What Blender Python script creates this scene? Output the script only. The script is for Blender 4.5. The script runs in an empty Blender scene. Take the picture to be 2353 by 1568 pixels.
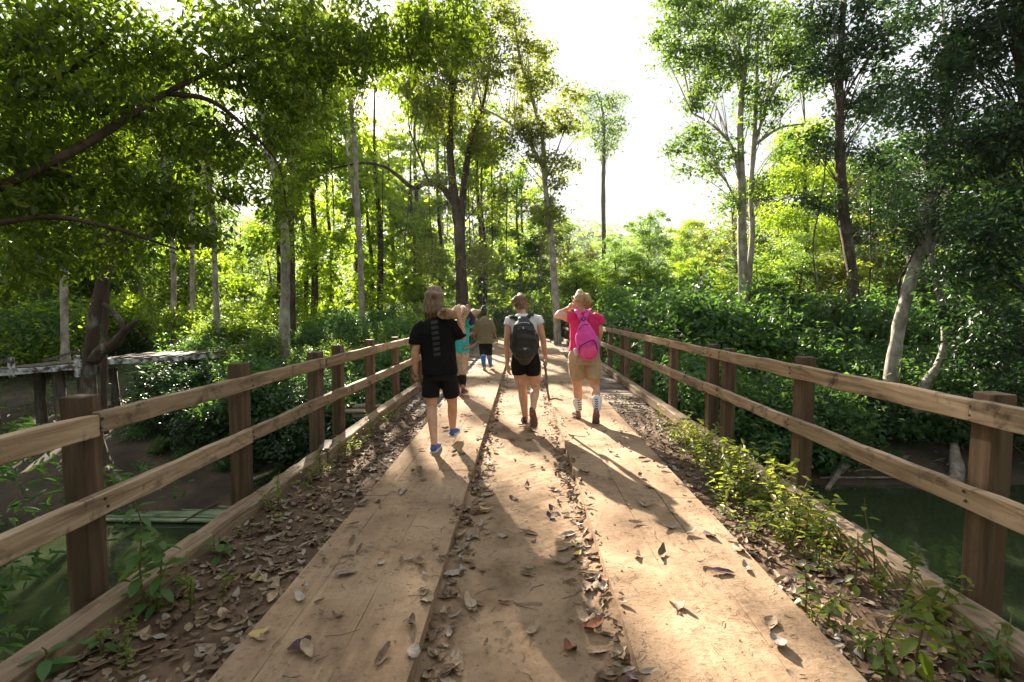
import bpy, math, random
import numpy as np
from mathutils import Vector, Matrix, Euler, noise
from mathutils.bvhtree import BVHTree

random.seed(7)
rng = np.random.default_rng(11)
S = bpy.context.scene
COL = S.collection
rad = math.radians

# ------------------------------------------------------------------ camera
FPX, CX, CY = 1111.0, 1176.5, 784.0
PITCH = math.atan(70 / FPX); YAW = math.atan(23.5 / FPX)
HC = 1.62
cam_d = bpy.data.cameras.new('camera'); cam = bpy.data.objects.new('camera', cam_d); COL.objects.link(cam)
cam.location = (0, 0, HC); cam.rotation_euler = (math.pi / 2 - PITCH, 0, YAW)
cam_d.sensor_width = 36; cam_d.lens = FPX / 2353 * 36
cam_d.clip_start = 0.05; cam_d.clip_end = 3000
cam_d.dof.use_dof = True; cam_d.dof.focus_distance = 6.2; cam_d.dof.aperture_fstop = 5.0
S.camera = cam
CR = Euler((math.pi / 2 - PITCH, 0, YAW)).to_matrix()

def ray(px, py):
    return CR @ Vector(((px - CX) / FPX, -(py - CY) / FPX, -1))
def at(px, py, Y):
    d = ray(px, py); return Vector((0, 0, HC)) + d * (Y / d.y)
def atz(px, py, z):
    d = ray(px, py); return Vector((0, 0, HC)) + d * ((z - HC) / d.z)

# ------------------------------------------------------------------ sky and sun
SUN = ray(770, 75).normalized()
EL = math.asin(SUN.z); AZ = math.atan2(SUN.x, SUN.y)
W = bpy.data.worlds.new('World'); S.world = W; W.use_nodes = True
nt = W.node_tree; nt.nodes.clear()
out = nt.nodes.new('ShaderNodeOutputWorld'); bg = nt.nodes.new('ShaderNodeBackground')
sky = nt.nodes.new('ShaderNodeTexSky'); sky.sky_type = 'NISHITA'; sky.sun_disc = False
sky.sun_elevation = EL; sky.sun_rotation = AZ; sky.air_density = 1.0; sky.dust_density = 3.0
tc = nt.nodes.new('ShaderNodeTexCoord'); nz = nt.nodes.new('ShaderNodeTexNoise')
mp = nt.nodes.new('ShaderNodeMapping'); mp.inputs['Scale'].default_value = (1, 1, 2.4)
nz.inputs['Scale'].default_value = 2.2; nz.inputs['Detail'].default_value = 6; nz.inputs['Roughness'].default_value = 0.55
cr = nt.nodes.new('ShaderNodeValToRGB'); cr.color_ramp.elements[0].position = 0.3; cr.color_ramp.elements[1].position = 0.62
cr.color_ramp.elements[0].color = (0.82, 0.82, 0.82, 1); cr.color_ramp.elements[1].color = (1, 1, 1, 1)
mx = nt.nodes.new('ShaderNodeMix'); mx.data_type = 'RGBA'
cc = nt.nodes.new('ShaderNodeValToRGB'); cc.color_ramp.elements[0].color = (2.5, 2.62, 2.85, 1); cc.color_ramp.elements[1].color = (4.6, 4.55, 4.45, 1)
cc.color_ramp.elements[0].position = 0.35; cc.color_ramp.elements[1].position = 0.7
nz2 = nt.nodes.new('ShaderNodeTexNoise'); nz2.inputs['Scale'].default_value = 4; nz2.inputs['Detail'].default_value = 5
L = nt.links.new
L(tc.outputs['Generated'], mp.inputs['Vector']); L(mp.outputs[0], nz.inputs['Vector']); L(mp.outputs[0], nz2.inputs['Vector'])
L(nz.outputs['Fac'], cr.inputs[0]); L(nz2.outputs['Fac'], cc.inputs[0]); L(cr.outputs[0], mx.inputs[0])
L(sky.outputs[0], mx.inputs[6]); L(cc.outputs[0], mx.inputs[7]); L(mx.outputs[2], bg.inputs[0])
bg.inputs[1].default_value = 0.05
L(bg.outputs[0], out.inputs[0])
sl = bpy.data.lights.new('sun', 'SUN'); sl.energy = 5.0; sl.angle = rad(0.6); sl.color = (1.0, 0.86, 0.68)
so = bpy.data.objects.new('sun', sl); COL.objects.link(so)
so.rotation_euler = SUN.to_track_quat('Z', 'Y').to_euler(); so.location = (0, 0, 30)
S.view_settings.view_transform = 'Standard'; S.view_settings.look = 'None'
S.view_settings.gamma = 1; S.view_settings.use_curve_mapping = False
S.view_settings.exposure = 2.5
S.render.engine = 'CYCLES'
S.cycles.max_bounces = 8; S.cycles.transmission_bounces = 6; S.cycles.diffuse_bounces = 4

# ------------------------------------------------------------------ object helpers
BASE = {}
def link(o): COL.objects.link(o); return o
def props(o, label=None, cat=None, group=None, kind=None):
    if label: o['label'] = label
    if cat: o['category'] = cat
    if group: o['group'] = group
    if kind: o['kind'] = kind
    return o
def thing(name, label, cat, loc=(0, 0, 0), group=None):
    o = link(bpy.data.objects.new(name, None)); o.location = loc; o.empty_display_size = 0.1
    BASE[o.name] = Vector(loc); return props(o, label, cat, group)
def mesh_np(name, v, faces_list, mats, smooth=False, midx=None):
    """faces_list: list of int arrays (n,k)"""
    me = bpy.data.meshes.new(name)
    v = np.asarray(v, dtype=np.float32).reshape(-1, 3)
    me.vertices.add(len(v)); me.vertices.foreach_set('co', v.ravel())
    loops = np.concatenate([np.asarray(f, dtype=np.int32).ravel() for f in faces_list])
    tot = np.concatenate([np.full(len(f), np.asarray(f).shape[1], dtype=np.int32) for f in faces_list])
    st = np.concatenate([[0], np.cumsum(tot)[:-1]]).astype(np.int32)
    me.loops.add(len(loops)); me.loops.foreach_set('vertex_index', loops)
    me.polygons.add(len(tot)); me.polygons.foreach_set('loop_start', st); me.polygons.foreach_set('loop_total', tot)
    if midx is not None: me.polygons.foreach_set('material_index', np.asarray(midx, dtype=np.int32))
    me.polygons.foreach_set('use_smooth', np.full(len(tot), bool(smooth)))
    for m in (mats if isinstance(mats, (list, tuple)) else [mats]): me.materials.append(m)
    me.update(calc_edges=True)
    return me
def part(name, v, fl, mat, parent=None, smooth=False, midx=None):
    v = np.asarray(v, dtype=np.float64).reshape(-1, 3)
    b = Vector((0, 0, 0))
    if parent is not None: b = BASE.get(parent.name, Vector((0, 0, 0)))
    me = mesh_np(name, v - np.array(b), fl, mat, smooth, midx)
    o = link(bpy.data.objects.new(name, me))
    if parent is not None: o.parent = parent
    BASE[o.name] = b
    return o
def solo(name, v, fl, mat, label=None, cat=None, group=None, kind=None, loc=None, smooth=False):
    v = np.asarray(v, dtype=np.float64).reshape(-1, 3)
    if loc is None:
        loc = Vector(((v[:, 0].min() + v[:, 0].max()) / 2, (v[:, 1].min() + v[:, 1].max()) / 2, v[:, 2].min())) if kind is None else Vector((0, 0, 0))
    me = mesh_np(name, v - np.array(loc), fl, mat, smooth)
    o = link(bpy.data.objects.new(name, me)); o.location = loc; BASE[o.name] = Vector(loc)
    return props(o, label, cat, group, kind)
def join(parts):
    """list of (v, [faces arrays]) -> one"""
    vs, fs, n = [], [], 0
    for v, fl in parts:
        v = np.asarray(v, dtype=np.float64).reshape(-1, 3); vs.append(v)
        for f in fl: fs.append(np.asarray(f, dtype=np.int64) + n)
        n += len(v)
    by = {}
    for f in fs: by.setdefault(f.shape[1], []).append(f)
    return np.concatenate(vs), [np.concatenate(x) for x in by.values()]

# ------------------------------------------------------------------ materials
def newmat(name):
    m = bpy.data.materials.new(name); m.use_nodes = True; n = m.node_tree
    return m, n, n.nodes['Principled BSDF'], n.nodes['Material Output']
def N(n, t, **kw):
    x = n.nodes.new(t)
    for k, v in kw.items():
        if k in x.inputs: x.inputs[k].default_value = v
        else: setattr(x, k, v)
    return x
def ramp(n, stops):
    r = n.nodes.new('ShaderNodeValToRGB'); e = r.color_ramp.elements
    while len(e) > 1: e.remove(e[0])
    e[0].position = stops[0][0]; e[0].color = (*stops[0][1], 1)
    for p, c in stops[1:]:
        q = e.new(p); q.color = (*c, 1)
    return r
def leafmat(name, c1, c2, tr, trans=0.45, rough=0.42, c3=None, spec=0.5):
    m, n, b, o = newmat(name)
    g = N(n, 'ShaderNodeNewGeometry')
    st = [(0, c1), (0.7, c2)] + ([(0.93, c3), (1.0, c3)] if c3 else [(1.0, c2)])
    r = ramp(n, st); n.links.new(g.outputs['Random Per Island'], r.inputs[0])
    n.links.new(r.outputs[0], b.inputs['Base Color']); b.inputs['Roughness'].default_value = rough
    b.inputs['Specular IOR Level'].default_value = spec
    t = N(n, 'ShaderNodeBsdfTranslucent')
    k = N(n, 'ShaderNodeMix', data_type='RGBA', blend_type='MULTIPLY'); k.inputs[0].default_value = 1
    r2 = ramp(n, [(0, tuple(x * 0.6 for x in tr)), (1, tuple(x * 1.25 for x in tr))]); n.links.new(g.outputs['Random Per Island'], r2.inputs[0])
    n.links.new(r2.outputs[0], t.inputs[0])
    ms = N(n, 'ShaderNodeMixShader'); ms.inputs[0].default_value = trans
    n.links.new(b.outputs[0], ms.inputs[1]); n.links.new(t.outputs[0], ms.inputs[2]); n.links.new(ms.outputs[0], o.inputs[0])
    n.nodes.remove(k)
    return m
def noisemat(name, cols, scale=5, rough=0.8, bump=0.3, bscale=None, detail=8, stretch=(1, 1, 1), dist=0.02, spec=0.3, bands=None, distort=0.0, objrand=False):
    m, n, b, o = newmat(name)
    tc = N(n, 'ShaderNodeTexCoord'); mp = N(n, 'ShaderNodeMapping'); mp.inputs['Scale'].default_value = stretch
    n.links.new(tc.outputs['Object'], mp.inputs[0])
    vec = mp.outputs[0]
    if objrand:
        oi = N(n, 'ShaderNodeObjectInfo'); ad = N(n, 'ShaderNodeVectorMath', operation='SCALE')
        cb = N(n, 'ShaderNodeCombineXYZ')
        for i in range(3): n.links.new(oi.outputs['Random'], cb.inputs[i])
        n.links.new(cb.outputs[0], ad.inputs[0]); ad.inputs['Scale'].default_value = 37
        a2 = N(n, 'ShaderNodeVectorMath', operation='ADD'); n.links.new(vec, a2.inputs[0]); n.links.new(ad.outputs[0], a2.inputs[1]); vec = a2.outputs[0]
    nz = N(n, 'ShaderNodeTexNoise', Scale=scale, Detail=detail, Roughness=0.62); nz.inputs['Distortion'].default_value = distort
    n.links.new(vec, nz.inputs['Vector'])
    k = len(cols); r = ramp(n, [(0.3 + 0.4 * i / max(1, k - 1), c) for i, c in enumerate(cols)])
    n.links.new(nz.outputs['Fac'], r.inputs[0])
    colout = r.outputs[0]
    if objrand:
        hs = N(n, 'ShaderNodeHueSaturation'); mr = N(n, 'ShaderNodeMapRange'); mr.inputs['To Min'].default_value = 0.78; mr.inputs['To Max'].default_value = 1.2
        n.links.new(oi.outputs['Random'], mr.inputs[0]); n.links.new(mr.outputs[0], hs.inputs['Value']); n.links.new(colout, hs.inputs['Color']); colout = hs.outputs[0]
    n.links.new(colout, b.inputs['Base Color'])
    b.inputs['Roughness'].default_value = rough; b.inputs['Specular IOR Level'].default_value = spec
    nb = N(n, 'ShaderNodeTexNoise', Scale=bscale or scale * 3, Detail=8, Roughness=0.65); n.links.new(vec, nb.inputs['Vector'])
    bp = N(n, 'ShaderNodeBump', Strength=bump, Distance=dist); n.links.new(nb.outputs['Fac'], bp.inputs['Height']); n.links.new(bp.outputs[0], b.inputs['Normal'])
    return m
def woodmat(name, cols, stain=(0.05, 0.035, 0.025), along='Y', stain_amt=0.6, rough=0.75, gs=26):
    m, n, b, o = newmat(name)
    tc = N(n, 'ShaderNodeTexCoord'); oi = N(n, 'ShaderNodeObjectInfo')
    cb = N(n, 'ShaderNodeCombineXYZ')
    for i in range(3): n.links.new(oi.outputs['Random'], cb.inputs[i])
    sc = N(n, 'ShaderNodeVectorMath', operation='SCALE'); sc.inputs['Scale'].default_value = 53; n.links.new(cb.outputs[0], sc.inputs[0])
    ad = N(n, 'ShaderNodeVectorMath', operation='ADD'); n.links.new(tc.outputs['Object'], ad.inputs[0]); n.links.new(sc.outputs[0], ad.inputs[1])
    mp = N(n, 'ShaderNodeMapping'); n.links.new(ad.outputs[0], mp.inputs[0])
    st = {'X': (0.06, 1, 1), 'Y': (1, 0.06, 1), 'Z': (1, 1, 0.06)}[along]; mp.inputs['Scale'].default_value = st
    g = N(n, 'ShaderNodeTexNoise', Scale=gs, Detail=7, Roughness=0.6); g.inputs['Distortion'].default_value = 0.9; n.links.new(mp.outputs[0], g.inputs['Vector'])
    r = ramp(n, [(0.32 + 0.36 * i / max(1, len(cols) - 1), c) for i, c in enumerate(cols)]); n.links.new(g.outputs['Fac'], r.inputs[0])
    s = N(n, 'ShaderNodeTexNoise', Scale=4.5, Detail=6, Roughness=0.7); n.links.new(ad.outputs[0], s.inputs['Vector'])
    s.inputs['Distortion'].default_value = 0.4
    sr = ramp(n, [(0.54, (0, 0, 0)), (0.68, (stain_amt,) * 3)]); n.links.new(s.outputs['Fac'], sr.inputs[0])
    mix = N(n, 'ShaderNodeMix', data_type='RGBA'); n.links.new(sr.outputs[0], mix.inputs[0]); n.links.new(r.outputs[0], mix.inputs[6]); mix.inputs[7].default_value = (*stain, 1)
    vr = N(n, 'ShaderNodeMapRange'); vr.inputs['To Min'].default_value = 0.75; vr.inputs['To Max'].default_value = 1.22; n.links.new(oi.outputs['Random'], vr.inputs[0])
    hs = N(n, 'ShaderNodeHueSaturation'); n.links.new(mix.outputs[2], hs.inputs['Color']); n.links.new(vr.outputs[0], hs.inputs['Value'])
    n.links.new(hs.outputs[0], b.inputs['Base Color']); b.inputs['Roughness'].default_value = rough; b.inputs['Specular IOR Level'].default_value = 0.3
    bp = N(n, 'ShaderNodeBump', Strength=0.5, Distance=0.006); n.links.new(g.outputs['Fac'], bp.inputs['Height'])
    f = N(n, 'ShaderNodeTexNoise', Scale=60, Detail=4); n.links.new(ad.outputs[0], f.inputs['Vector'])
    bp2 = N(n, 'ShaderNodeBump', Strength=0.25, Distance=0.004); n.links.new(f.outputs['Fac'], bp2.inputs['Height']); n.links.new(bp.outputs[0], bp2.inputs['Normal'])
    n.links.new(bp2.outputs[0], b.inputs['Normal'])
    return m
def plain(name, c, rough=0.7, bump=0.0, bs=200, spec=0.4, sheen=0.0, sss=0.0):
    m, n, b, o = newmat(name)
    b.inputs['Base Color'].default_value = (*c, 1); b.inputs['Roughness'].default_value = rough; b.inputs['Specular IOR Level'].default_value = spec
    tcn = N(n, 'ShaderNodeTexCoord')
    v = N(n, 'ShaderNodeTexNoise', Scale=18, Detail=4); n.links.new(tcn.outputs['Object'], v.inputs['Vector'])
    r = ramp(n, [(0.3, tuple(x * 0.85 for x in c)), (0.7, tuple(min(1, x * 1.12) for x in c))]); n.links.new(v.outputs['Fac'], r.inputs[0]); n.links.new(r.outputs[0], b.inputs['Base Color'])
    if sheen: b.inputs['Sheen Weight'].default_value = sheen
    if sss: b.inputs['Subsurface Weight'].default_value = sss; b.inputs['Subsurface Radius'].default_value = (0.02, 0.008, 0.004)
    if bump:
        t = N(n, 'ShaderNodeTexNoise', Scale=bs, Detail=5); n.links.new(tcn.outputs['Object'], t.inputs['Vector'])
        bp = N(n, 'ShaderNodeBump', Strength=bump, Distance=0.01); n.links.new(t.outputs['Fac'], bp.inputs['Height']); n.links.new(bp.outputs[0], b.inputs['Normal'])
    return m

M = {}
M['leaf_near'] = leafmat('leaf near canopy', (0.035, 0.075, 0.012), (0.06, 0.11, 0.018), (0.27, 0.41, 0.02), 0.5, 0.36, (0.14, 0.13, 0.02))
M['leaf_mid'] = leafmat('leaf mid green', (0.03, 0.07, 0.018), (0.055, 0.11, 0.025), (0.24, 0.40, 0.05), 0.46, 0.4, (0.12, 0.13, 0.03))
M['leaf_olive'] = leafmat('leaf olive', (0.06, 0.08, 0.015), (0.10, 0.12, 0.025), (0.38, 0.46, 0.04), 0.5, 0.4, (0.22, 0.16, 0.03))
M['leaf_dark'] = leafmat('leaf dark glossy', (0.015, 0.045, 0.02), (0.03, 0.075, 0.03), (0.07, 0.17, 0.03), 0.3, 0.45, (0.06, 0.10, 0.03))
M['leaf_bush'] = leafmat('leaf bush', (0.025, 0.075, 0.03), (0.045, 0.12, 0.04), (0.17, 0.35, 0.05), 0.40, 0.48, (0.10, 0.15, 0.04))
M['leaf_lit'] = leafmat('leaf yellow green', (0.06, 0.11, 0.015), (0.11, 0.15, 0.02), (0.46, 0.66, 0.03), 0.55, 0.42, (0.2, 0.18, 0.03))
M['leaf_weed'] = leafmat('leaf weed', (0.06, 0.12, 0.02), (0.10, 0.16, 0.03), (0.38, 0.46, 0.05), 0.45, 0.45, (0.25, 0.16, 0.05))
M['leaf_far'] = leafmat('leaf far', (0.04, 0.08, 0.02), (0.07, 0.12, 0.03), (0.28, 0.48, 0.05), 0.5, 0.45)
M['bark_pale'] = noisemat('pale bark', [(0.12, 0.10, 0.08), (0.32, 0.29, 0.25), (0.5, 0.48, 0.44)], 5, 0.85, 0.5, 14, stretch=(1, 1, 0.6))
M['bark_dark'] = noisemat('dark bark', [(0.03, 0.022, 0.015), (0.07, 0.05, 0.035), (0.12, 0.09, 0.06)], 6, 0.9, 0.9, 12, stretch=(1, 1, 0.3), dist=0.05)
M['bark_mottled'] = noisemat('mottled bark', [(0.035, 0.025, 0.018), (0.07, 0.05, 0.035), (0.09, 0.07, 0.05), (0.30, 0.29, 0.27)], 4, 0.9, 0.9, 14, stretch=(1, 1, 0.4), dist=0.04)
M['twig'] = noisemat('twig bark', [(0.06, 0.045, 0.03), (0.14, 0.11, 0.08)], 20, 0.9, 0.3)
M['rail'] = woodmat('weathered rail wood', [(0.16, 0.11, 0.07), (0.31, 0.222, 0.145), (0.41, 0.315, 0.225)], (0.03, 0.022, 0.018), 'Y', 0.85)
M['post'] = woodmat('brown post wood', [(0.06, 0.037, 0.024), (0.12, 0.078, 0.05), (0.19, 0.13, 0.088)], (0.04, 0.025, 0.018), 'Z', 0.45, gs=14)
M['kerb'] = woodmat('kerb wood', [(0.12, 0.08, 0.05), (0.22, 0.155, 0.105), (0.31, 0.235, 0.165)], (0.07, 0.045, 0.03), 'Y', 0.7)
M['deck'] = woodmat('grey deck wood', [(0.10, 0.08, 0.065), (0.20, 0.165, 0.14), (0.27, 0.23, 0.195)], (0.16, 0.09, 0.055), 'X', 0.8)
M['bolt'] = plain('rusty bolt', (0.05, 0.03, 0.02), .6)
M['old'] = woodmat('old grey wood', [(0.05, 0.04, 0.035), (0.11, 0.09, 0.075), (0.17, 0.15, 0.13)], (0.03, 0.025, 0.02), 'Z', 0.6)
M['paint'] = noisemat('flaking white paint', [(0.06, 0.05, 0.045), (0.10, 0.085, 0.07), (0.62, 0.64, 0.68), (0.72, 0.74, 0.78)], 7, 0.7, 0.4, 30)
M['soil'] = noisemat('bank soil', [(0.045, 0.03, 0.02), (0.09, 0.06, 0.04), (0.13, 0.09, 0.06)], 1.2, 0.95, 0.8, 9, dist=0.08)
def dirtmat(name, cols, sc=3.0, speck=(0.10, 0.055, 0.035), woody=False):
    m, n, b, o = newmat(name)
    g = N(n, 'ShaderNodeNewGeometry'); pos = g.outputs['Position']
    a = N(n, 'ShaderNodeTexNoise', Scale=sc, Detail=9, Roughness=0.6); n.links.new(pos, a.inputs['Vector']); a.inputs['Distortion'].default_value = 0.3
    r = ramp(n, [(0.3 + 0.4 * i / (len(cols) - 1), c) for i, c in enumerate(cols)]); n.links.new(a.outputs['Fac'], r.inputs[0])
    col = r.outputs[0]
    if woody:
        mp = N(n, 'ShaderNodeMapping'); mp.inputs['Scale'].default_value = (1, 0.05, 1); n.links.new(pos, mp.inputs[0])
        wn = N(n, 'ShaderNodeTexNoise', Scale=30, Detail=6, Roughness=0.6); n.links.new(mp.outputs[0], wn.inputs['Vector'])
        wr = ramp(n, [(0.42, (0.62, 0.62, 0.62)), (0.6, (1.05, 1.05, 1.05))]); n.links.new(wn.outputs['Fac'], wr.inputs[0])
        pm = N(n, 'ShaderNodeTexNoise', Scale=1.3, Detail=5); n.links.new(pos, pm.inputs['Vector'])
        pr = ramp(n, [(0.45, (0, 0, 0)), (0.62, (0.4, 0.4, 0.4))]); n.links.new(pm.outputs['Fac'], pr.inputs[0])
        mm = N(n, 'ShaderNodeMix', data_type='RGBA', blend_type='MULTIPLY'); n.links.new(pr.outputs[0], mm.inputs[0]); n.links.new(col, mm.inputs[6]); n.links.new(wr.outputs[0], mm.inputs[7]); col = mm.outputs[2]
    f = N(n, 'ShaderNodeTexNoise', Scale=28, Detail=8, Roughness=0.75); n.links.new(pos, f.inputs['Vector'])
    fr = ramp(n, [(0.52, (0, 0, 0)), (0.64, (0.75, 0.75, 0.75))]); n.links.new(f.outputs['Fac'], fr.inputs[0])
    big = N(n, 'ShaderNodeTexNoise', Scale=2.1, Detail=4); n.links.new(pos, big.inputs['Vector'])
    br = ramp(n, [(0.38, (0.25, 0.25, 0.25)), (0.6, (1, 1, 1))]); n.links.new(big.outputs['Fac'], br.inputs[0])
    fm = N(n, 'ShaderNodeMix', data_type='RGBA', blend_type='MULTIPLY'); fm.inputs[0].default_value = 1; n.links.new(fr.outputs[0], fm.inputs[6]); n.links.new(br.outputs[0], fm.inputs[7])
    m2 = N(n, 'ShaderNodeMix', data_type='RGBA'); n.links.new(fm.outputs[2], m2.inputs[0]); n.links.new(col, m2.inputs[6]); m2.inputs[7].default_value = (*speck, 1)
    n.links.new(m2.outputs[2], b.inputs['Base Color']); b.inputs['Roughness'].default_value = 0.95; b.inputs['Specular IOR Level'].default_value = 0.2
    b1 = N(n, 'ShaderNodeBump', Strength=0.9, Distance=0.035); n.links.new(a.outputs['Fac'], b1.inputs['Height'])
    b2 = N(n, 'ShaderNodeBump', Strength=0.75, Distance=0.011); n.links.new(f.outputs['Fac'], b2.inputs['Height']); n.links.new(b1.outputs[0], b2.inputs['Normal'])
    n.links.new(b2.outputs[0], b.inputs['Normal'])
    return m
M['dirt'] = dirtmat('tan dirt', [(0.16, 0.105, 0.065), (0.27, 0.185, 0.12), (0.36, 0.26, 0.17)])
M['dirt_dark'] = dirtmat('humus dirt', [(0.06, 0.038, 0.026), (0.12, 0.078, 0.053), (0.20, 0.135, 0.09)], 4, (0.05, 0.032, 0.025))
M['track'] = dirtmat('dusty track plank', [(0.19, 0.125, 0.08), (0.31, 0.215, 0.14), (0.40, 0.29, 0.195)], 2.4, woody=True)

# ------------------------------------------------------------------ geometry helpers
def loft(pts, rads, right=Vector((1, 0, 0)), n=12, cap='round', sup=2.0):
    pts = [Vector(p) for p in pts]; rads = [(r, r) if isinstance(r, (int, float)) else r for r in rads]
    P, Rr, T = [], [], []
    k = len(pts)
    tang = []
    for i in range(k):
        a = pts[max(0, i - 1)]; b = pts[min(k - 1, i + 1)]; tang.append((b - a).normalized() if (b - a).length > 1e-9 else Vector((0, 0, 1)))
    if cap == 'round':
        for c, s in ((0.78, 0.45), (0.45, 0.8)):
            P.append(pts[0] - tang[0] * min(rads[0]) * c); Rr.append((rads[0][0] * s * 1.1, rads[0][1] * s * 1.1)); T.append(tang[0])
    for i in range(k): P.append(pts[i]); Rr.append(rads[i]); T.append(tang[i])
    if cap == 'round':
        for c, s in ((0.45, 0.8), (0.78, 0.45)):
            P.append(pts[-1] + tang[-1] * min(rads[-1]) * c); Rr.append((rads[-1][0] * s * 1.1, rads[-1][1] * s * 1.1)); T.append(tang[-1])
    V = []
    for p, r, t in zip(P, Rr, T):
        u = Vector(right) - t * Vector(right).dot(t)
        if u.length < 0.15:
            alt = Vector((0, 1, 0)) if abs(t.y) < 0.9 else Vector((0, 0, 1)); u = alt - t * alt.dot(t)
        u.normalize(); w = t.cross(u)
        for j in range(n):
            a = 2 * math.pi * j / n; c, s = math.cos(a), math.sin(a)
            e = 2 / sup
            V.append(p + u * (math.copysign(abs(c) ** e, c) * r[0]) + w * (math.copysign(abs(s) ** e, s) * r[1]))
    m = len(P); F = []
    for i in range(m - 1):
        for j in range(n):
            F.append((i * n + j, i * n + (j + 1) % n, (i + 1) * n + (j + 1) % n, (i + 1) * n + j))
    c0 = len(V); V.append(P[0] - (T[0] * min(Rr[0]) * 0.3 if cap == 'round' else Vector())); V.append(P[-1] + (T[-1] * min(Rr[-1]) * 0.3 if cap == 'round' else Vector()))
    tris = []
    for j in range(n):
        tris.append((c0, (j + 1) % n, j)); tris.append((c0 + 1, (m - 1) * n + j, (m - 1) * n + (j + 1) % n))
    return np.array([tuple(v) for v in V]), [np.array(F), np.array(tris)]
def smoothpath(pts, rads, sub=4):
    """catmull-rom"""
    P = [Vector(p) for p in pts]; o, r = [], []
    for i in range(len(P) - 1):
        p0 = P[max(0, i - 1)]; p1 = P[i]; p2 = P[i + 1]; p3 = P[min(len(P) - 1, i + 2)]
        for k in range(sub):
            t = k / sub
            o.append(0.5 * ((2 * p1) + (p2 - p0) * t + (2 * p0 - 5 * p1 + 4 * p2 - p3) * t * t + (3 * p1 - p0 - 3 * p2 + p3) * t ** 3))
            r.append(rads[i] * (1 - t) + rads[i + 1] * t)
    o.append(P[-1]); r.append(rads[-1]); return o, r
def tube(pts, rads, n=8, sub=4, wob=0.0):
    p, r = smoothpath(pts, rads, sub)
    v, f = loft(p, r, n=n, cap='flat')
    if wob:
        for i in range(len(v)):
            q = Vector(v[i]); k = noise.noise(q * 3.0) * wob
            c = Vector(v[(i // n) * n:(i // n) * n + n].mean(axis=0)) if i < len(v) - 2 else q
            v[i] = q + (q - c) * k
    return v, f
def timber(p0, p1, w, h, seg=8, jit=0.004, seed=0, chamfer=0.006, up=Vector((0, 0, 1)), waste=True):
    """rectangular beam with slightly uneven sawn edges, from p0 to p1 (centre line)"""
    rr = random.Random(seed); p0 = Vector(p0); p1 = Vector(p1); t = (p1 - p0).normalized(); u = t.cross(up).normalized(); w2 = u.cross(t)
    V = []; c = chamfer
    sec = [(-w / 2 + c, -h / 2), (w / 2 - c, -h / 2), (w / 2, -h / 2 + c), (w / 2, h / 2 - c), (w / 2 - c, h / 2), (-w / 2 + c, h / 2), (-w / 2, h / 2 - c), (-w / 2, -h / 2 + c)]
    ends = [0.0, 0.004] + [(i + 1) / seg for i in range(seg - 1)] + [0.996, 1.0]
    off = [(rr.gauss(0, jit), rr.gauss(0, jit), rr.gauss(0, jit), rr.gauss(0, jit)) for _ in ends]
    for i, e in enumerate(ends):
        s = 1 - (0.05 if e in (0.0, 1.0) else 0)
        q = p0.lerp(p1, e); o = off[min(max(i, 1), len(ends) - 2)]
        for (a, b) in sec:
            da = o[0] if a > 0 else o[1]; db = o[2] if b > 0 else o[3]
            V.append(q + u * (a * s + da) + w2 * (b * s + db))
    F = []; m = len(ends)
    for i in range(m - 1):
        for j in range(8):
            F.append((i * 8 + j, i * 8 + (j + 1) % 8, (i + 1) * 8 + (j + 1) % 8, (i + 1) * 8 + j))
    cap = np.array([[7, 6, 5, 4, 3, 2, 1, 0], [(m - 1) * 8 + j for j in range(8)]])
    return np.array([tuple(v) for v in V]), [np.array(F)[:, ::-1], cap[:, ::-1]]

def sn(x, y, s=1.0, k=0.0):
    return (np.sin(x * 1.7 * s + k) * np.cos(y * 1.3 * s + 1.3 + k) + 0.5 * np.sin(x * 3.9 * s + y * 2.1 * s + 2 * k) + 0.25 * np.sin(y * 8.3 * s - x * 6.1 * s + k * 3)) / 1.75

# lit areas of the deck: gaps between the crowns towards the sun
LIT = [(-2.1, 2.4, 4.2, 10.0), (0.25, 2.4, 2.9, 5.0), (0.5, 1.75, 1.7, 3.2), (0.05, 0.6, 2.3, 4.4), (-2.0, 2.4, 11, 17), (-1.5, 2.4, 19, 26)]
LIT2 = [(2.6, 17, 9, 30), (-16, -2.8, 12.5, 27), (-7, 3.5, -7, 1.2), (-20, 12, 28, 40)]
SD = np.array(SUN)
def shadefilter(pos, leak=0.004, far=True):
    z = pos[:, 2] - 0.1
    k = z / SD[2]
    lx = pos[:, 0] - SD[0] * k; ly = pos[:, 1] - SD[1] * k
    wx = lx + 0.22 * sn(lx, ly, 2.3, 1.0); wy = ly + 0.4 * sn(ly, lx, 1.9, 2.0)
    ins = np.zeros(len(pos), dtype=bool)
    for a, b, c, d in LIT: ins |= (wx > a) & (wx < b) & (wy > c) & (wy < d)
    if far:
        i2 = np.zeros(len(pos), dtype=bool)
        for a, b, c, d in LIT2: i2 |= (wx > a) & (wx < b) & (wy > c) & (wy < d)
        ins |= i2 & (sn(lx, ly, 0.9, 6.0) + 0.5 * sn(lx, ly, 2.7, 1.0) > np.where(ly < 1.5, 0.12, -0.15)) & (rng.random(len(pos)) > .06)
    blot = sn(lx, ly, 3.1, 4.0) > 0.8
    ins &= ~blot
    keep = ~ins | (rng.random(len(pos)) < leak) | (pos[:, 2] < 0.5)
    return pos[keep], keep

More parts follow.
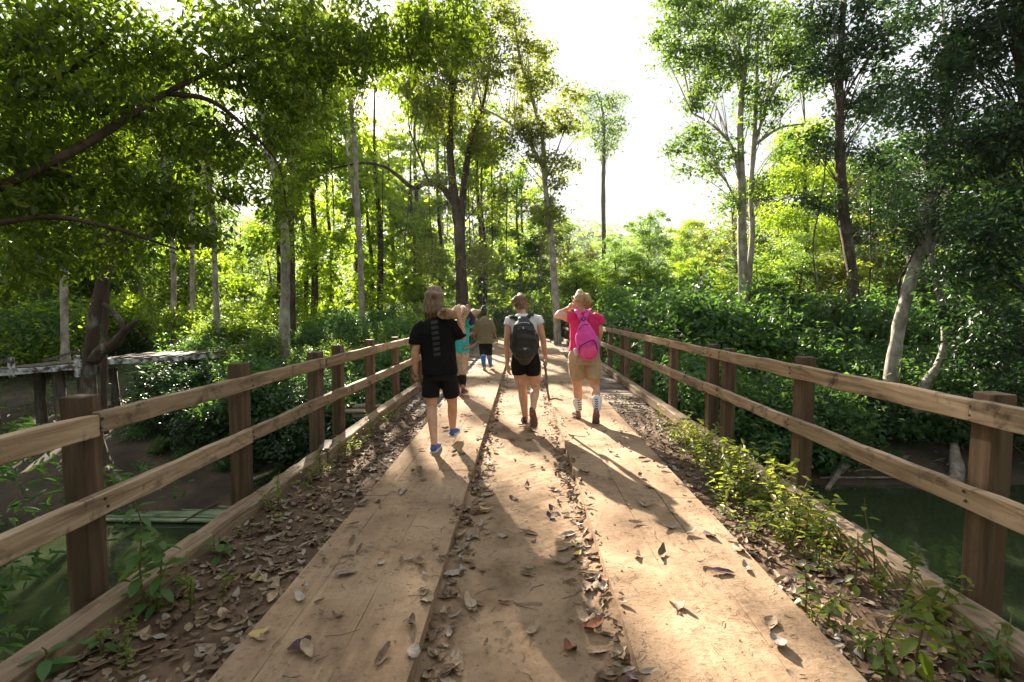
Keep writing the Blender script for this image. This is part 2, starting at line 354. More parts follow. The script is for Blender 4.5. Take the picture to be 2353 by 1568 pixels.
def leafset(pos, size, droop=0.35, flat=0.6, blade=False, wid=0.24, axis=None):
    n = len(pos); size = np.broadcast_to(size, (n,)) * rng.uniform(0.55, 1.35, n)
    th = rng.uniform(0, 2 * np.pi, n); ph = rng.normal(droop, 0.45, n)
    a = np.stack([np.cos(th) * np.cos(ph), np.sin(th) * np.cos(ph), -np.sin(ph)], 1)
    if axis is not None: a = a * 0.6 + axis; a /= np.linalg.norm(a, axis=1)[:, None]
    u = np.array([0, 0, 1.0]) + rng.normal(0, flat, (n, 3))
    u -= a * (u * a).sum(1)[:, None]; u /= np.linalg.norm(u, axis=1)[:, None] + 1e-9
    w = np.cross(u, a); s = size[:, None]
    if not blade:
        v = np.stack([pos, pos + a * s * .45 + w * s * wid + u * s * .05, pos + a * s - u * s * .08, pos + a * s * .45 - w * s * wid + u * s * .05], 1)
        f = np.arange(n * 4).reshape(n, 4)
        return v.reshape(-1, 3), [f]
    v = np.stack([pos, pos + a * s * .28 + w * s * wid * .85 + u * s * .06, pos + a * s * .68 + w * s * wid * .75 + u * s * .03, pos + a * s - u * s * .14,
                  pos + a * s * .68 - w * s * wid * .75 + u * s * .03, pos + a * s * .28 - w * s * wid * .85 + u * s * .06], 1)
    i = np.arange(n)[:, None] * 6
    f = np.concatenate([i + np.array([[0, 1, 2, 3]]), i + np.array([[3, 4, 5, 0]])])
    return v.reshape(-1, 3), [f]

def cloud(blobs, lai=1.5, leaf=0.1, per=36, csig=0.22, larea=0.22, shade=True, hang=0.0):
    """blobs: (centre, (rx, ry, rz)) -> leaf positions in clumps, clump centres"""
    out, cen = [], []
    for c, r in blobs:
        n = int(lai * math.pi * r[0] * r[2] / (larea * leaf * leaf)) + 20
        k = max(3, n // per)
        d = rng.normal(0, 1, (k, 3)); d /= np.linalg.norm(d, axis=1)[:, None]
        q = d * (rng.random(k)[:, None] ** 0.45) * np.array(r) * 0.95 + np.array(c)
        cen.append(q)
        sg = csig * rng.uniform(0.6, 1.5, k)
        idx = rng.integers(0, k, n)
        o = rng.normal(0, 1, (n, 3)) * sg[idx][:, None] * np.array([1, 1, 0.55])
        if hang: o[:, 2] -= rng.random(n) * hang
        out.append(q[idx] + o)
    p = np.concatenate(out)
    if shade: p, _ = shadefilter(p, far=shade != 'near')
    return p, np.concatenate(cen)

def branches(trunkpts, cen, m=24, r0=0.03, near=False):
    """thin boughs from the trunk line to a selection of clump centres"""
    T = np.array([tuple(p) for p in trunkpts]); ps = []
    if len(cen) > m: cen = cen[rng.choice(len(cen), m, replace=False)]
    for c in cen:
        lo = T[T[:, 2] < c[2] - 0.2 * abs(c[2] - T[:, 2].min()) + 0.01]
        if len(lo) == 0 or near: lo = T
        s = lo[np.argmin(np.linalg.norm(lo - c, axis=1))]
        d = c - s; mid = s + d * 0.5 + np.array([0, 0, 0.12 * np.linalg.norm(d)]) + rng.normal(0, 0.08, 3) * np.linalg.norm(d) * 0.5
        L_ = np.linalg.norm(d); r = min(r0 * 1.6, r0 * (0.4 + L_ * 0.12))
        ps.append(tube([s, mid, c], [r, r * 0.6, r * 0.25], n=5, sub=3))
    return join(ps)

def pb(px, py, Y, rx, rz, ry=None):
    """blob given by its place and size in the view and its distance"""
    c = at(px, py, Y); k = Y / FPX
    return (tuple(c), (rx * k, (ry if ry else (rx + rz) / 2) * k, rz * k))
def line(Y, pts):
    return [at(x, y, Y + (q[0] if q else 0)) for x, y, *q in pts]

def tree(name, label, stems, blobs, leafm, bark, leaf=0.11, lai=1.5, csig=0.25, group=None, limbs=(), nb=30, blade=False, droop=0.35, shade=True, cat='tree', wob=0.25, hang=0.0, flat=0.6, per=36, larea=0.22, br=0.035):
    base = Vector(stems[0][0][0])
    t = thing(name, label, cat, base, group)
    allp = []
    for i, (pts, rs) in enumerate(stems):
        pts = [Vector(p) for p in pts]
        pts = [pts[0] + Vector((0, 0, -0.5))] + pts; rs = [rs[0] * 1.5] + list(rs); rs[1] = rs[1] * 1.15
        p, _ = smoothpath(pts, rs, 4); allp += p[4:]
        v, f = tube(pts, rs, n=12, sub=4, wob=wob); part('trunk', v, f, bark, t, smooth=True)
    for pts, rs in limbs:
        p, _ = smoothpath(pts, rs, 4); allp += p
        v, f = tube(pts, rs, n=8, sub=4, wob=wob); part('branch', v, f, bark, t, smooth=True)
    if blobs:
        pos, cen = cloud(blobs, lai * 1.9, leaf, per, csig, shade=shade, hang=hang, larea=larea)
        cen = shadefilter(cen, far=shade != 'near')[0] if shade else cen
        v, f = branches(allp, cen, nb, br, shade == 'near'); part('twigs', v, f, bark, t)['kind'] = 'stuff'
        v, f = leafset(pos, leaf, droop, flat, blade); part('crown', v, f, leafm, t)
    return t

# ------------------------------------------------------------------ terrain, water, hills
def hgt(x, y):
    yb = 10.0 + 0.12 * np.clip(x, -40, 40) + 0.5 * np.sin(x * 0.31 + 1)
    s = np.clip((y - yb) / 13.0, 0, 1); h = -2.75 + 2.65 * (s ** 0.75)
    s2 = np.clip((-5.5 - y) / 7.0, 0, 1); h = np.maximum(h, -2.75 + 2.6 * s2 ** 0.7)
    h = np.where((y < yb) & (y > -5.5), -2.75 - 0.6 * np.clip(np.minimum(yb - y, y + 5.5) / 2.5, 0, 1), h)
    h = h + 0.12 * sn(x, y, 0.9, 0.5) * (np.clip((y - yb) / 2, 0.2, 1))
    h = h + 0.35 * sn(x, y, 0.21, 2.5) * np.clip((y - 20) / 10, 0, 1) * np.clip((np.abs(x) - 2.5) / 4, 0, 1)
    d = y - 120
    h = h + np.clip(d / 200, 0, 1) * (52 + 16 * sn(x, y, 0.012, 0.3) + 6 * sn(x, y, 0.05, 1.0)) * (0.75 + 0.25 * np.tanh((-x + 120) / 120))
    return h
xs = np.concatenate([np.linspace(-420, -45, 26), np.linspace(-42, 42, 150), np.linspace(45, 420, 26)])
ys = np.concatenate([np.linspace(-60, -9, 20), np.linspace(-8, 40, 120), np.linspace(42, 420, 90)])
GX, GY = np.meshgrid(xs, ys); GZ = hgt(GX, GY)
def gridmesh(GX, GY, GZ):
    ny, nx = GX.shape; v = np.stack([GX, GY, GZ], -1).reshape(-1, 3)
    i = (np.arange(ny - 1)[:, None] * nx + np.arange(nx - 1)[None, :]).ravel()
    return v, [np.stack([i, i + 1, i + nx + 1, i + nx], 1)]
v, f = gridmesh(GX, GY, GZ)
M['ground'] = noisemat('forest floor', [(0.03, 0.03, 0.012), (0.055, 0.06, 0.02), (0.10, 0.075, 0.045)], 0.8, 0.95, 0.8, 6, dist=0.1)
m_, n_, b_, o_ = newmat('terrain')
g_ = N(n_, 'ShaderNodeNewGeometry'); sp_ = N(n_, 'ShaderNodeSeparateXYZ'); n_.links.new(g_.outputs['Position'], sp_.inputs[0])
na_ = N(n_, 'ShaderNodeTexNoise', Scale=1.5, Detail=9); n_.links.new(g_.outputs['Position'], na_.inputs['Vector'])
ra_ = ramp(n_, [(0.3, (0.02, 0.013, 0.009)), (0.5, (0.045, 0.03, 0.02)), (0.7, (0.08, 0.055, 0.037))]); n_.links.new(na_.outputs['Fac'], ra_.inputs[0])
rb_ = ramp(n_, [(0.3, (0.025, 0.04, 0.012)), (0.55, (0.045, 0.07, 0.02)), (0.7, (0.09, 0.075, 0.04))]); n_.links.new(na_.outputs['Fac'], rb_.inputs[0])
mr_ = N(n_, 'ShaderNodeMapRange'); mr_.inputs['From Min'].default_value = 14; mr_.inputs['From Max'].default_value = 20; n_.links.new(sp_.outputs[1], mr_.inputs[0])
mm_ = N(n_, 'ShaderNodeMix', data_type='RGBA'); n_.links.new(mr_.outputs[0], mm_.inputs[0]); n_.links.new(ra_.outputs[0], mm_.inputs[6]); n_.links.new(rb_.outputs[0], mm_.inputs[7])
n_.links.new(mm_.outputs[2], b_.inputs['Base Color']); b_.inputs['Roughness'].default_value = 0.95
bp_ = N(n_, 'ShaderNodeBump', Strength=0.8, Distance=0.08); n_.links.new(na_.outputs['Fac'], bp_.inputs['Height']); n_.links.new(bp_.outputs[0], b_.inputs['Normal'])
solo('ground', v, f, m_, kind='structure', smooth=True)

m_, n_, b_, o_ = newmat('river water')
b_.inputs['Base Color'].default_value = (0.026, 0.036, 0.018, 1); b_.inputs['Roughness'].default_value = 0.06; b_.inputs['Specular IOR Level'].default_value = 0.5
g_ = N(n_, 'ShaderNodeNewGeometry'); w_ = N(n_, 'ShaderNodeTexNoise', Scale=2.2, Detail=3); n_.links.new(g_.outputs['Position'], w_.inputs['Vector'])
bp_ = N(n_, 'ShaderNodeBump', Strength=0.12, Distance=0.05); n_.links.new(w_.outputs['Fac'], bp_.inputs['Height']); n_.links.new(bp_.outputs[0], b_.inputs['Normal'])
WZ = -2.5
X2, Y2 = np.meshgrid(np.linspace(-80, 80, 5), np.linspace(-9, 16, 3)); v, f = gridmesh(X2, Y2, np.full_like(X2, WZ))
solo('river', v, f, m_, kind='structure')

# ------------------------------------------------------------------ the timber bridge
BR = thing('timber_bridge', 'weathered timber bridge with plank wheel tracks and post and rail sides over a green stream', 'bridge', (0, 0, 0))
END = 27.5
# cross planks: a few shared meshes
deckm = []
for k in range(6):
    v, f = timber((-2.19 - 0.02 * (k % 3), 0, 0), (2.42 + 0.05 * ((k + 1) % 4), 0, 0), 0.19, 0.05, 10, 0.003, 100 + k)
    deckm.append(mesh_np('deck_plank', v, f, M['deck']))
y = -2.5; k = 0
while y < END:
    o = link(bpy.data.objects.new('deck_plank', deckm[k % 6])); o.parent = BR
    o.location = (random.uniform(-.06, .06), y, -0.046 + random.uniform(-.005, .004)); o.rotation_euler = (0, 0, random.uniform(-.004, .004))
    if abs(y - 2.40) < 0.11: o.location.y = 2.39; o.scale.y = .82
    if 7.45 < y < 7.7: o.location.x -= 0.45
    y += 0.205 + random.uniform(0, 0.012); k += 1
# beams underneath
for x in (-1.9, -0.7, 0.7, 1.9):
    v, f = timber((x, -2.5, -0.22), (x, END, -0.22), 0.22, 0.3, 10, 0.003, 5); part('beam', v, f, M['old'], BR)
for yy in (3.0, 11.5, 19.0):
    v, f = timber((-2.4, yy, -0.5), (2.4, yy, -0.5), 0.24, 0.24, 6, 0.003, 5); part('crossbeam', v, f, M['old'], BR)
    for x in (-1.8, 0, 1.8):
        v, f = tube([(x, yy, -0.5), (x + .05, yy, -4.0)], [0.14, 0.17], 10, 4, 0.2); part('pile', v, f, M['old'], BR, smooth=True)
# wheel tracks
def track(cols, seed):
    rr = random.Random(seed)
    for ci, (x0, x1) in enumerate(cols):
        y = -2.5 + rr.uniform(-1, 0)
        joints = {0: [-2.5, 1.2, 4.55, 8.4, 12.2, 16, 20, 24, 27.4], 1: [-2.5, 0.4, 3.9, 7.5, 11.0, 15, 19, 23, 27.4], 2: [-2.5, 1.8, 5.4, 9.3, 13.2, 17, 21, 25, 27.4]}[(ci + seed) % 3]
        for a, b in zip(joints[:-1], joints[1:]):
            xo0 = rr.uniform(-.012, .012); 
            w = (x1 - x0) - 0.0006; cx = (x0 + x1) / 2 + rr.uniform(-.001, .001) * 1; z = 0.045 + rr.uniform(-.0018, .0018)
            jx = rr.uniform(-.02, .02) if (ci == 0 or ci == len(cols) - 1) else 0
            n = max(6, int((b - a) / 0.22))
            v, f = timber((cx + jx * .3, a + .004, z), (cx - jx * .3, b - .004, z), w, 0.09, n, 0.0012, rr.randint(0, 9999), 0.0025)
            part('track_plank', v, f, M['track'], BR)
track([(-1.30, -1.12), (-1.12, -0.80), (-0.80, -0.475)], 1)
track([(0.50, 0.83), (0.83, 1.135), (1.135, 1.43)], 2)
# dirt lying on the deck
def dirtgrid(x0, x1, y0, y1, nx, ny, fn):
    X_, Y_ = np.meshgrid(np.linspace(x0, x1, nx), np.linspace(y0, y1, ny)); return gridmesh(X_, Y_, fn(X_, Y_))
def lump(x, y): return 0.012 * sn(x, y, 2.0, 3) + 0.007 * sn(x, y, 6.5, 1) + 0.004 * sn(x, y, 17, 2) + 0.0025 * sn(y, x, 41, 2)
def zc(x, y):
    e = np.minimum(np.abs(x + 0.47), np.abs(x - 0.50))
    z = 0.006 + 0.8 * lump(x, y) + 0.014 * np.exp(-(e / 0.06) ** 2) * (0.6 + 0.8 * sn(x * .2, y, 3, 1))
    z = np.where((x > 0.30) & (y < 4.3), z + 0.02 * (x - 0.3) / 0.2 * np.maximum(0, sn(x, y, 4, 5) + .5), z)
    p = atz(1215, 1387, 0.012)
    slot = (np.abs(x - p.x) < 0.066) & (np.abs(y - p.y) < 0.011)
    return np.where(slot, -0.06, z)
v, f = dirtgrid(-0.49, 0.52, 1.2, 5.0, 110, 400, zc); a1 = (v, f)
v, f = dirtgrid(-0.49, 0.52, 5.0, END, 50, 500, zc); a2 = (v, f)
v, f = dirtgrid(-0.49, 0.52, -2.5, 1.2, 20, 30, zc); a3 = (v, f)
v, f = join([a1, a2, a3]); solo('dirt_path', v, f, M['dirt'], kind='structure', smooth=True)
def zs(x, y):
    fade = np.clip((y - 6.3) / 1.6, 0, 1)
    far = 0.011 * sn(x, y, 4.5, 7) + 0.006 * sn(x, y, 12, 1) - 0.026
    e = np.minimum(np.abs(np.abs(x) - 2.1), np.abs(np.abs(x) - 1.36))
    return (0.014 + lump(x, y) + 0.02 * np.exp(-(e / .12) ** 2)) * (1 - fade) + far * fade
q1 = dirtgrid(-2.10, -1.28, 0.8, 8, 60, 500, zs); q2 = dirtgrid(-2.10, -1.28, 8, END, 20, 300, zs)
q3 = dirtgrid(1.41, 2.2, 0.8, 8, 60, 500, zs); q4 = dirtgrid(1.41, 2.2, 8, END, 20, 300, zs)
v, f = join([q1, q2, q3, q4]); solo('dirt_verge', v, f, M['dirt_dark'], kind='structure', smooth=True)
# kerbs
def kerb(x, js, seed, z=0.068):
    for i, (a, b) in enumerate(zip(js[:-1], js[1:])):
        dx = random.Random(seed + i).uniform(-.012, .012)
        v, f = timber((x + dx, a + .004, z + dx * .4), (x - dx, b - .004, z), 0.145, 0.135, 14, 0.0045, seed + i, 0.01)
        part('kerb_beam', v, f, M['kerb'], BR)
kerb(-2.135, [-2.5, 3.1, 5.0, 8.4, 9.6, 13, 17, 21, 25, END], 300); kerb(2.25, [-2.5, 1.6, 6.6, 10.5, 14.5, 18.5, 23, END], 320)
v, f = timber((-2.10, 4.98, 0.155), (-2.18, 5.35, 0.155), 0.11, 0.02, 4, 0.002, 9); part('shim_board', v, f, M['old'], BR)
for (yy, xx) in ((7.62, -2.62), (8.0, -2.55)):
    v, f = timber((xx - .28, yy, 0.01), (xx + .4, yy, 0.01), 0.2, 0.035, 5, 0.003, int(yy * 10)); part('deck_plank', v, f, M['deck'], BR)
# posts and rails
LP = [-1.9, -0.4, 0.95, 2.39, 3.80, 5.30, 5.92, 7.2, 8.7, 10.1, 10.8, 12.3, 13.9, 15.5, 16.0, 17.6, 19.2, 20.8, 21.3, 22.9, 24.5, 26.1]
RP = [-1.9, -0.5, 0.85, 2.43, 4.07, 5.58, 6.04, 7.6, 9.2, 10.95, 11.45, 13.2, 14.6, 16.3, 16.8, 18.4, 20.0, 21.6, 22.1, 23.7, 25.3, 26.9]
def railing(side, posts, xin, ztop, zlow, ptop, seed):
    rr = random.Random(seed); s = side
    for i, y in enumerate(posts):
        w = 0.115 + rr.uniform(-.008, .012); d = 0.125 + rr.uniform(-.01, .015); lean = rr.uniform(-.012, .012)
        top = ptop + rr.uniform(-.03, .03)
        v, f = timber((s * (xin + w / 2), y + d / 2, -0.45), (s * (xin + w / 2) + lean, y + d / 2 + rr.uniform(-.01, .01), top), w, d, 9, 0.002, rr.randint(0, 9999), 0.006, up=Vector((0, 1, 0)))
        part('post', v, f, M['post'], BR)
        if 0 < y < 11:
            for z0 in (ztop - .055, zlow - .055):
                for dz in (-.022, .024):
                    q = Vector((s * (xin - .0585), y + d * .5 + rr.uniform(-.02, .02), z0 + dz)); bv, bf = loft([q, q - Vector((s * .006, 0, 0))], [.009, .007], right=Vector((0, 1, 0)), n=8, cap='flat'); part('bolt', bv, bf, M['bolt'], BR)
    for z0, hh, ph in ((ztop, 0.115, 0), (zlow, 0.115, 1)):
        i = ph
        cuts = [posts[0] - .3]
        k = 1 + ph
        while k < len(posts): cuts.append(posts[k] + 0.06); k += 2
        cuts.append(posts[-1] + .3)
        zz = rr.uniform(-.008, .008)
        for a, b in zip(cuts[:-1], cuts[1:]):
            z2 = rr.uniform(-.010, .010)
            h = hh + rr.uniform(-.01, .008)
            v, f = timber((s * (xin - .031) , a + .003, z0 - h / 2 + zz), (s * (xin - .031), b - .003, z0 - h / 2 + z2), 0.055, h, max(8, int((b - a) / .16)), 0.0028, rr.randint(0, 9999), 0.005)
            part('rail', v, f, M['rail'], BR); zz = z2 + rr.uniform(-.008, .008)
railing(-1, LP, 2.26, 1.085, 0.66, 1.165, 1)
railing(1, RP, 2.34, 1.165, 0.72, 1.20, 2)

# ------------------------------------------------------------------ trees with a place of their own
PAL, DRK, MOT = M['bark_pale'], M['bark_dark'], M['bark_mottled']
tree('tree', 'tree with pale straight trunk rising from the bushes behind the left railing', [(line(16, [(652, 850), (655, 700), (655, 560), (642, 430), (612, 310), (590, 200), (570, 90)]), [.16, .15, .145, .13, .11, .08, .05])],
     [pb(600, 210, 16, 90, 70), pb(500, 190, 16.5, 90, 60), pb(680, 320, 16, 70, 60), pb(665, 450, 15.8, 55, 60), pb(700, 190, 17, 90, 70), pb(560, 90, 16, 100, 60), pb(700, 560, 15.8, 40, 50), pb(640, 30, 16, 100, 60)],
     M['leaf_lit'], PAL, 0.12, 1.1, limbs=[(line(16, [(642, 430), (600, 340), (540, 310), (500, 300)]), [.07, .05, .03, .02]), (line(16, [(640, 420), (680, 340), (720, 300)]), [.06, .04, .02])])
tree('tree', 'dark trunked tree directly behind the pale straight trunk on the left', [(line(19, [(674, 840), (672, 700), (670, 560), (668, 430), (660, 300), (665, 150)]), [.14, .13, .12, .1, .08, .05])],
     [pb(690, 180, 19, 90, 70), pb(620, 120, 19, 80, 60), pb(740, 270, 19, 60, 50)], M['leaf_mid'], DRK, 0.12, 1.2)
tree('tree', 'slender tall tree with smooth pale grey trunk left of the man in the black shirt', [(line(22, [(834, 780), (828, 600), (820, 450), (815, 330), (806, 250), (795, 130), (800, 20)]), [.13, .12, .11, .10, .08, .06, .04]),
     (line(22.1, [(829, 620), (815, 480), (800, 370), (790, 290), (770, 200)]), [.05, .05, .05, .04, .03])],
     [pb(780, 140, 22, 80, 60), pb(850, 90, 22, 70, 60), pb(720, 40, 22, 80, 60), pb(860, 230, 22, 50, 45), pb(770, 250, 22, 45, 40), pb(840, 330, 22, 40, 30)], M['leaf_olive'], PAL, 0.13, 1.0)
tree('tree', 'massive dark tree at the path end with a long crooked limb reaching left', [(line(26, [(1062, 770), (1060, 640), (1054, 520), (1042, 440), (1034, 330), (1040, 200), (1050, 100)]), [.34, .3, .28, .24, .18, .12, .07]),
     (line(26, [(1060, 560), (1062, 470), (1075, 360), (1092, 300), (1112, 230), (1130, 120)]), [.16, .2, .17, .13, .09, .05])],
     [pb(1000, 250, 26, 75, 60), pb(1070, 160, 26, 80, 60), pb(950, 180, 26, 70, 60), pb(1110, 300, 26, 50, 60), pb(1000, 60, 26, 110, 70), pb(1080, 80, 26, 60, 60), pb(985, 540, 25.5, 32, 110), pb(1085, 520, 26, 36, 120), pb(1010, 400, 25.5, 40, 40), pb(900, 250, 26, 50, 45), pb(870, 330, 25.5, 40, 25), pb(1130, 430, 26.4, 45, 70), pb(1120, 600, 26, 36, 70)],
     M['leaf_olive'], DRK, 0.19, 1.6, limbs=[(line(26, [(1048, 480), (1020, 435), (985, 420), (950, 432), (915, 405), (880, 382), (830, 375), (760, 388)]), [.18, .15, .13, .12, .1, .08, .06, .04]), (line(25.8, [(985, 420), (960, 350), (940, 300)]), [.07, .05, .03])], nb=60, hang=0.8)
tree('tree', 'thin leaning grey tree with loose yellowish crown beside the open sky', [(line(24, [(1282, 780), (1268, 560), (1252, 420), (1248, 330), (1218, 210), (1195, 140), (1180, 30)]), [.17, .15, .12, .1, .07, .05, .03])],
     [pb(1195, 90, 24, 50, 50), pb(1165, 20, 24, 45, 35), pb(1240, 190, 24, 50, 40), pb(1275, 280, 24, 45, 45), pb(1185, 250, 24, 45, 45), pb(1255, 120, 24, 30, 28), pb(1270, 400, 24, 42, 50), pb(1230, 350, 24, 35, 40), pb(1150, 160, 24, 40, 40), pb(1290, 480, 24, 40, 45), pb(1230, 480, 24, 45, 50), pb(1305, 230, 24, 34, 34), pb(1320, 300, 24, 28, 30), pb(1215, 160, 24, 50, 45), pb(1225, 300, 24, 50, 45), pb(1120, 60, 24, 50, 50), pb(1310, 380, 24, 34, 30), pb(1160, 330, 24, 45, 45)],
     M['leaf_olive'], PAL, 0.19, 1.1, csig=.26, per=50, limbs=[(line(24, [(1250, 390), (1210, 320), (1150, 270), (1085, 240)]), [.07, .06, .045, .03]), (line(24, [(1252, 420), (1275, 360), (1300, 290)]), [.05, .04, .02])], nb=50)
tree('tree', 'lone tall tree with bare straight trunk and small round crown standing in the sky gap', [(line(60, [(1390, 740), (1387, 520), (1386, 420), (1388, 350), (1385, 260), (1370, 210)]), [.3, .27, .25, .2, .12, .06])],
     [pb(1385, 235, 60, 42, 22), pb(1400, 285, 60, 38, 26), pb(1385, 330, 60, 26, 22), pb(1350, 225, 60, 26, 16), pb(1365, 290, 60, 26, 24), pb(1420, 235, 60, 16, 22), pb(1392, 345, 60, 18, 22), pb(1410, 300, 60, 20, 20), pb(1345, 260, 60, 14, 12)], M['leaf_mid'], DRK, 0.40, 1.05, csig=0.6, nb=16, per=26)
tree('tree', 'tall tree with twin pale trunks and spreading crown right of the open sky', [(line(20, [(1710, 790), (1707, 640), (1705, 500), (1704, 420), (1700, 300), (1706, 200), (1722, 80), (1735, -60)]), [.2, .18, .17, .15, .12, .1, .07, .04]),
     (line(20.2, [(1716, 790), (1722, 620), (1729, 540), (1725, 440), (1732, 340), (1738, 200), (1742, 60)]), [.12, .12, .1, .1, .1, .07, .05])],
     [pb(1550, 20, 20, 60, 40), pb(1535, 90, 20, 40, 40), pb(1600, 0, 20, 80, 40), pb(1700, 120, 20, 70, 50), pb(1620, 120, 20, 60, 40), pb(1720, 220, 20, 50, 40), pb(1840, 100, 20, 60, 50), pb(1620, 60, 20, 70, 50), pb(1700, 40, 20, 80, 50), pb(1800, 40, 20, 80, 50), pb(1575, 130, 20, 55, 40), pb(1650, 170, 20, 60, 45), pb(1780, 140, 20, 60, 45), pb(1850, 190, 20, 60, 45), pb(1610, 230, 20, 45, 30), pb(1580, 320, 20, 55, 35), pb(1640, 350, 20, 60, 40), pb(1600, 395, 20, 50, 22), pb(1750, 260, 20, 50, 40), pb(1820, 330, 20, 50, 35), pb(1680, 470, 20, 50, 40), pb(1760, 420, 20, 45, 35), pb(1650, 540, 20, 40, 30)],
     M['leaf_mid'], PAL, 0.18, 1.3, csig=.27, per=60, limbs=[(line(20, [(1704, 430), (1682, 340), (1640, 290), (1590, 260)]), [.09, .07, .05, .03]), (line(20.2, [(1732, 335), (1790, 295), (1850, 285)]), [.07, .05, .03]), (line(20.2, [(1732, 335), (1765, 240), (1805, 175), (1860, 150)]), [.08, .06, .05, .03]), (line(20, [(1705, 500), (1670, 420), (1620, 370)]), [.05, .04, .02])], nb=80)
tree('tree', 'tall dark trunked tree with mottled bark and dark crown on the right', [(line(18, [(1962, 800), (1957, 620), (1940, 510), (1933, 400), (1928, 200), (1936, 50), (1940, -80)]), [.2, .18, .17, .16, .13, .1, .07])],
     [pb(1930, 40, 18, 90, 60), pb(1890, 160, 18, 60, 50), pb(2000, 120, 18, 80, 60), pb(1970, 250, 18, 70, 45), pb(2060, 40, 18, 70, 50), pb(2050, 220, 18, 70, 60), pb(1890, 330, 18.5, 55, 45), pb(2010, 360, 18, 60, 50), pb(1880, 460, 18.5, 50, 45), pb(2000, 480, 18, 60, 50)], M['leaf_dark'], MOT, 0.18, 1.5, nb=60, csig=.26, per=60)
tree('tree', 'leafy bright green tree behind the twin pale trunks', [(line(27, [(1860, 790), (1855, 600), (1850, 450), (1850, 330)]), [.18, .15, .1, .05])],
     [pb(1850, 320, 27, 65, 45), pb(1810, 400, 27, 60, 45), pb(1890, 420, 27, 60, 50), pb(1800, 500, 27, 60, 40), pb(1870, 540, 27, 70, 50), pb(1780, 600, 27, 50, 50), pb(1900, 640, 27, 70, 60)], M['leaf_lit'], DRK, 0.16, 1.6)
tree('tree', 'leaning pale trunked tree at the right bank behind the railing', [(line(13.5, [(2042, 930), (2060, 780), (2085, 670), (2118, 560), (2150, 420), (2175, 280)]), [.17, .15, .15, .13, .1, .07])],
     [pb(2150, 380, 13.5, 90, 80), pb(2120, 250, 13.5, 90, 70), pb(2190, 500, 13.5, 80, 70), pb(2080, 540, 13.8, 60, 50), pb(2200, 160, 13.5, 90, 80)], M['leaf_dark'], PAL, 0.14, 1.5, nb=50, per=50)
tree('tree', 'curved thin pale trunk bending up from the right bank', [(line(13, [(2112, 905), (2150, 850), (2172, 790), (2165, 700), (2140, 600), (2120, 480)]), [.12, .1, .09, .08, .07, .04])],
     [pb(2130, 500, 13, 50, 50)], M['leaf_dark'], PAL, 0.10, 1.5)
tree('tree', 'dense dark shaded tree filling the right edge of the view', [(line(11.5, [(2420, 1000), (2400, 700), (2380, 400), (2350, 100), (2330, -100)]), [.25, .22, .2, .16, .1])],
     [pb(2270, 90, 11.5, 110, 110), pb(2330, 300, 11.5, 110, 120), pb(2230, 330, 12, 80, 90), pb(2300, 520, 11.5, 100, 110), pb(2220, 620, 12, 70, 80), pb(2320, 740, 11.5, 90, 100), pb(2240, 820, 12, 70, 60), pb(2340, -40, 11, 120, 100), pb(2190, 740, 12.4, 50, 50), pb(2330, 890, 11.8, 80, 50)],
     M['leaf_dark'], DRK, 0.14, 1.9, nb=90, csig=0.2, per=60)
tree('tree', 'bare branched tree with pale twigs at the top right', [(line(24, [(2165, 790), (2170, 300), (2172, 100), (2165, 20), (2150, -60)]), [.2, .15, .1, .06, .03])], [], None, PAL,
     limbs=[(line(24, [(2172, 110), (2130, 60), (2090, 40), (2060, 38)]), [.05, .04, .03, .015]), (line(24, [(2172, 90), (2200, 30), (2240, -10)]), [.05, .03, .02]), (line(24, [(2168, 60), (2120, 10), (2080, -30)]), [.04, .03, .015]), (line(24, [(2130, 60), (2100, 80), (2060, 85)]), [.02, .015, .01]), (line(24, [(2190, 50), (2220, 60), (2260, 50)]), [.02, .015, .01])])
tree('tree', 'gnarled dark tree with flaring root and forked stub leaning over the old footbridge', [(line(10.5, [(262, 1115), (232, 1060), (212, 960), (205, 860), (212, 770), (226, 690), (243, 610), (248, 540), (236, 440), (225, 300), (215, 180)]), [.26, .18, .14, .135, .13, .12, .10, .09, .08, .07, .05])],
     [pb(230, 330, 10.5, 90, 70), pb(180, 220, 10.5, 90, 70), pb(300, 250, 10.5, 80, 60), pb(240, 140, 10.5, 100, 60), pb(150, 430, 10.8, 60, 50), pb(330, 420, 10.8, 60, 40)], M['leaf_mid'], MOT, 0.10, 1.2,
     limbs=[(line(10.4, [(214, 830), (235, 805), (262, 790), (285, 762), (318, 735)]), [.13, .12, .11, .09, .03]), (line(10.4, [(286, 765), (275, 735), (255, 712), (238, 700)]), [.07, .06, .06, .05]), (line(10.3, [(240, 1080), (280, 1110), (330, 1125)]), [.14, .09, .03]), (line(10.2, [(235, 1075), (260, 1125), (300, 1150)]), [.12, .07, .03])], nb=40)
tree('tree', 'second trunk standing right behind the gnarled dark tree', [(line(11.2, [(238, 950), (240, 800), (248, 640), (262, 540), (270, 400)]), [.06, .06, .055, .05, .03])],
     [pb(290, 420, 11.2, 60, 50), pb(310, 520, 11.4, 40, 30)], M['leaf_mid'], MOT, 0.10, 1.0)
tree('tree', 'slim white barked tree among the sunlit bushes on the left', [(line(18, [(500, 800), (497, 700), (493, 600), (488, 480), (470, 350)]), [.11, .1, .09, .08, .05])],
     [pb(470, 340, 18, 60, 50), pb(500, 450, 18, 50, 40), pb(440, 420, 18, 50, 40)], M['leaf_lit'], PAL, 0.12, 1.0)
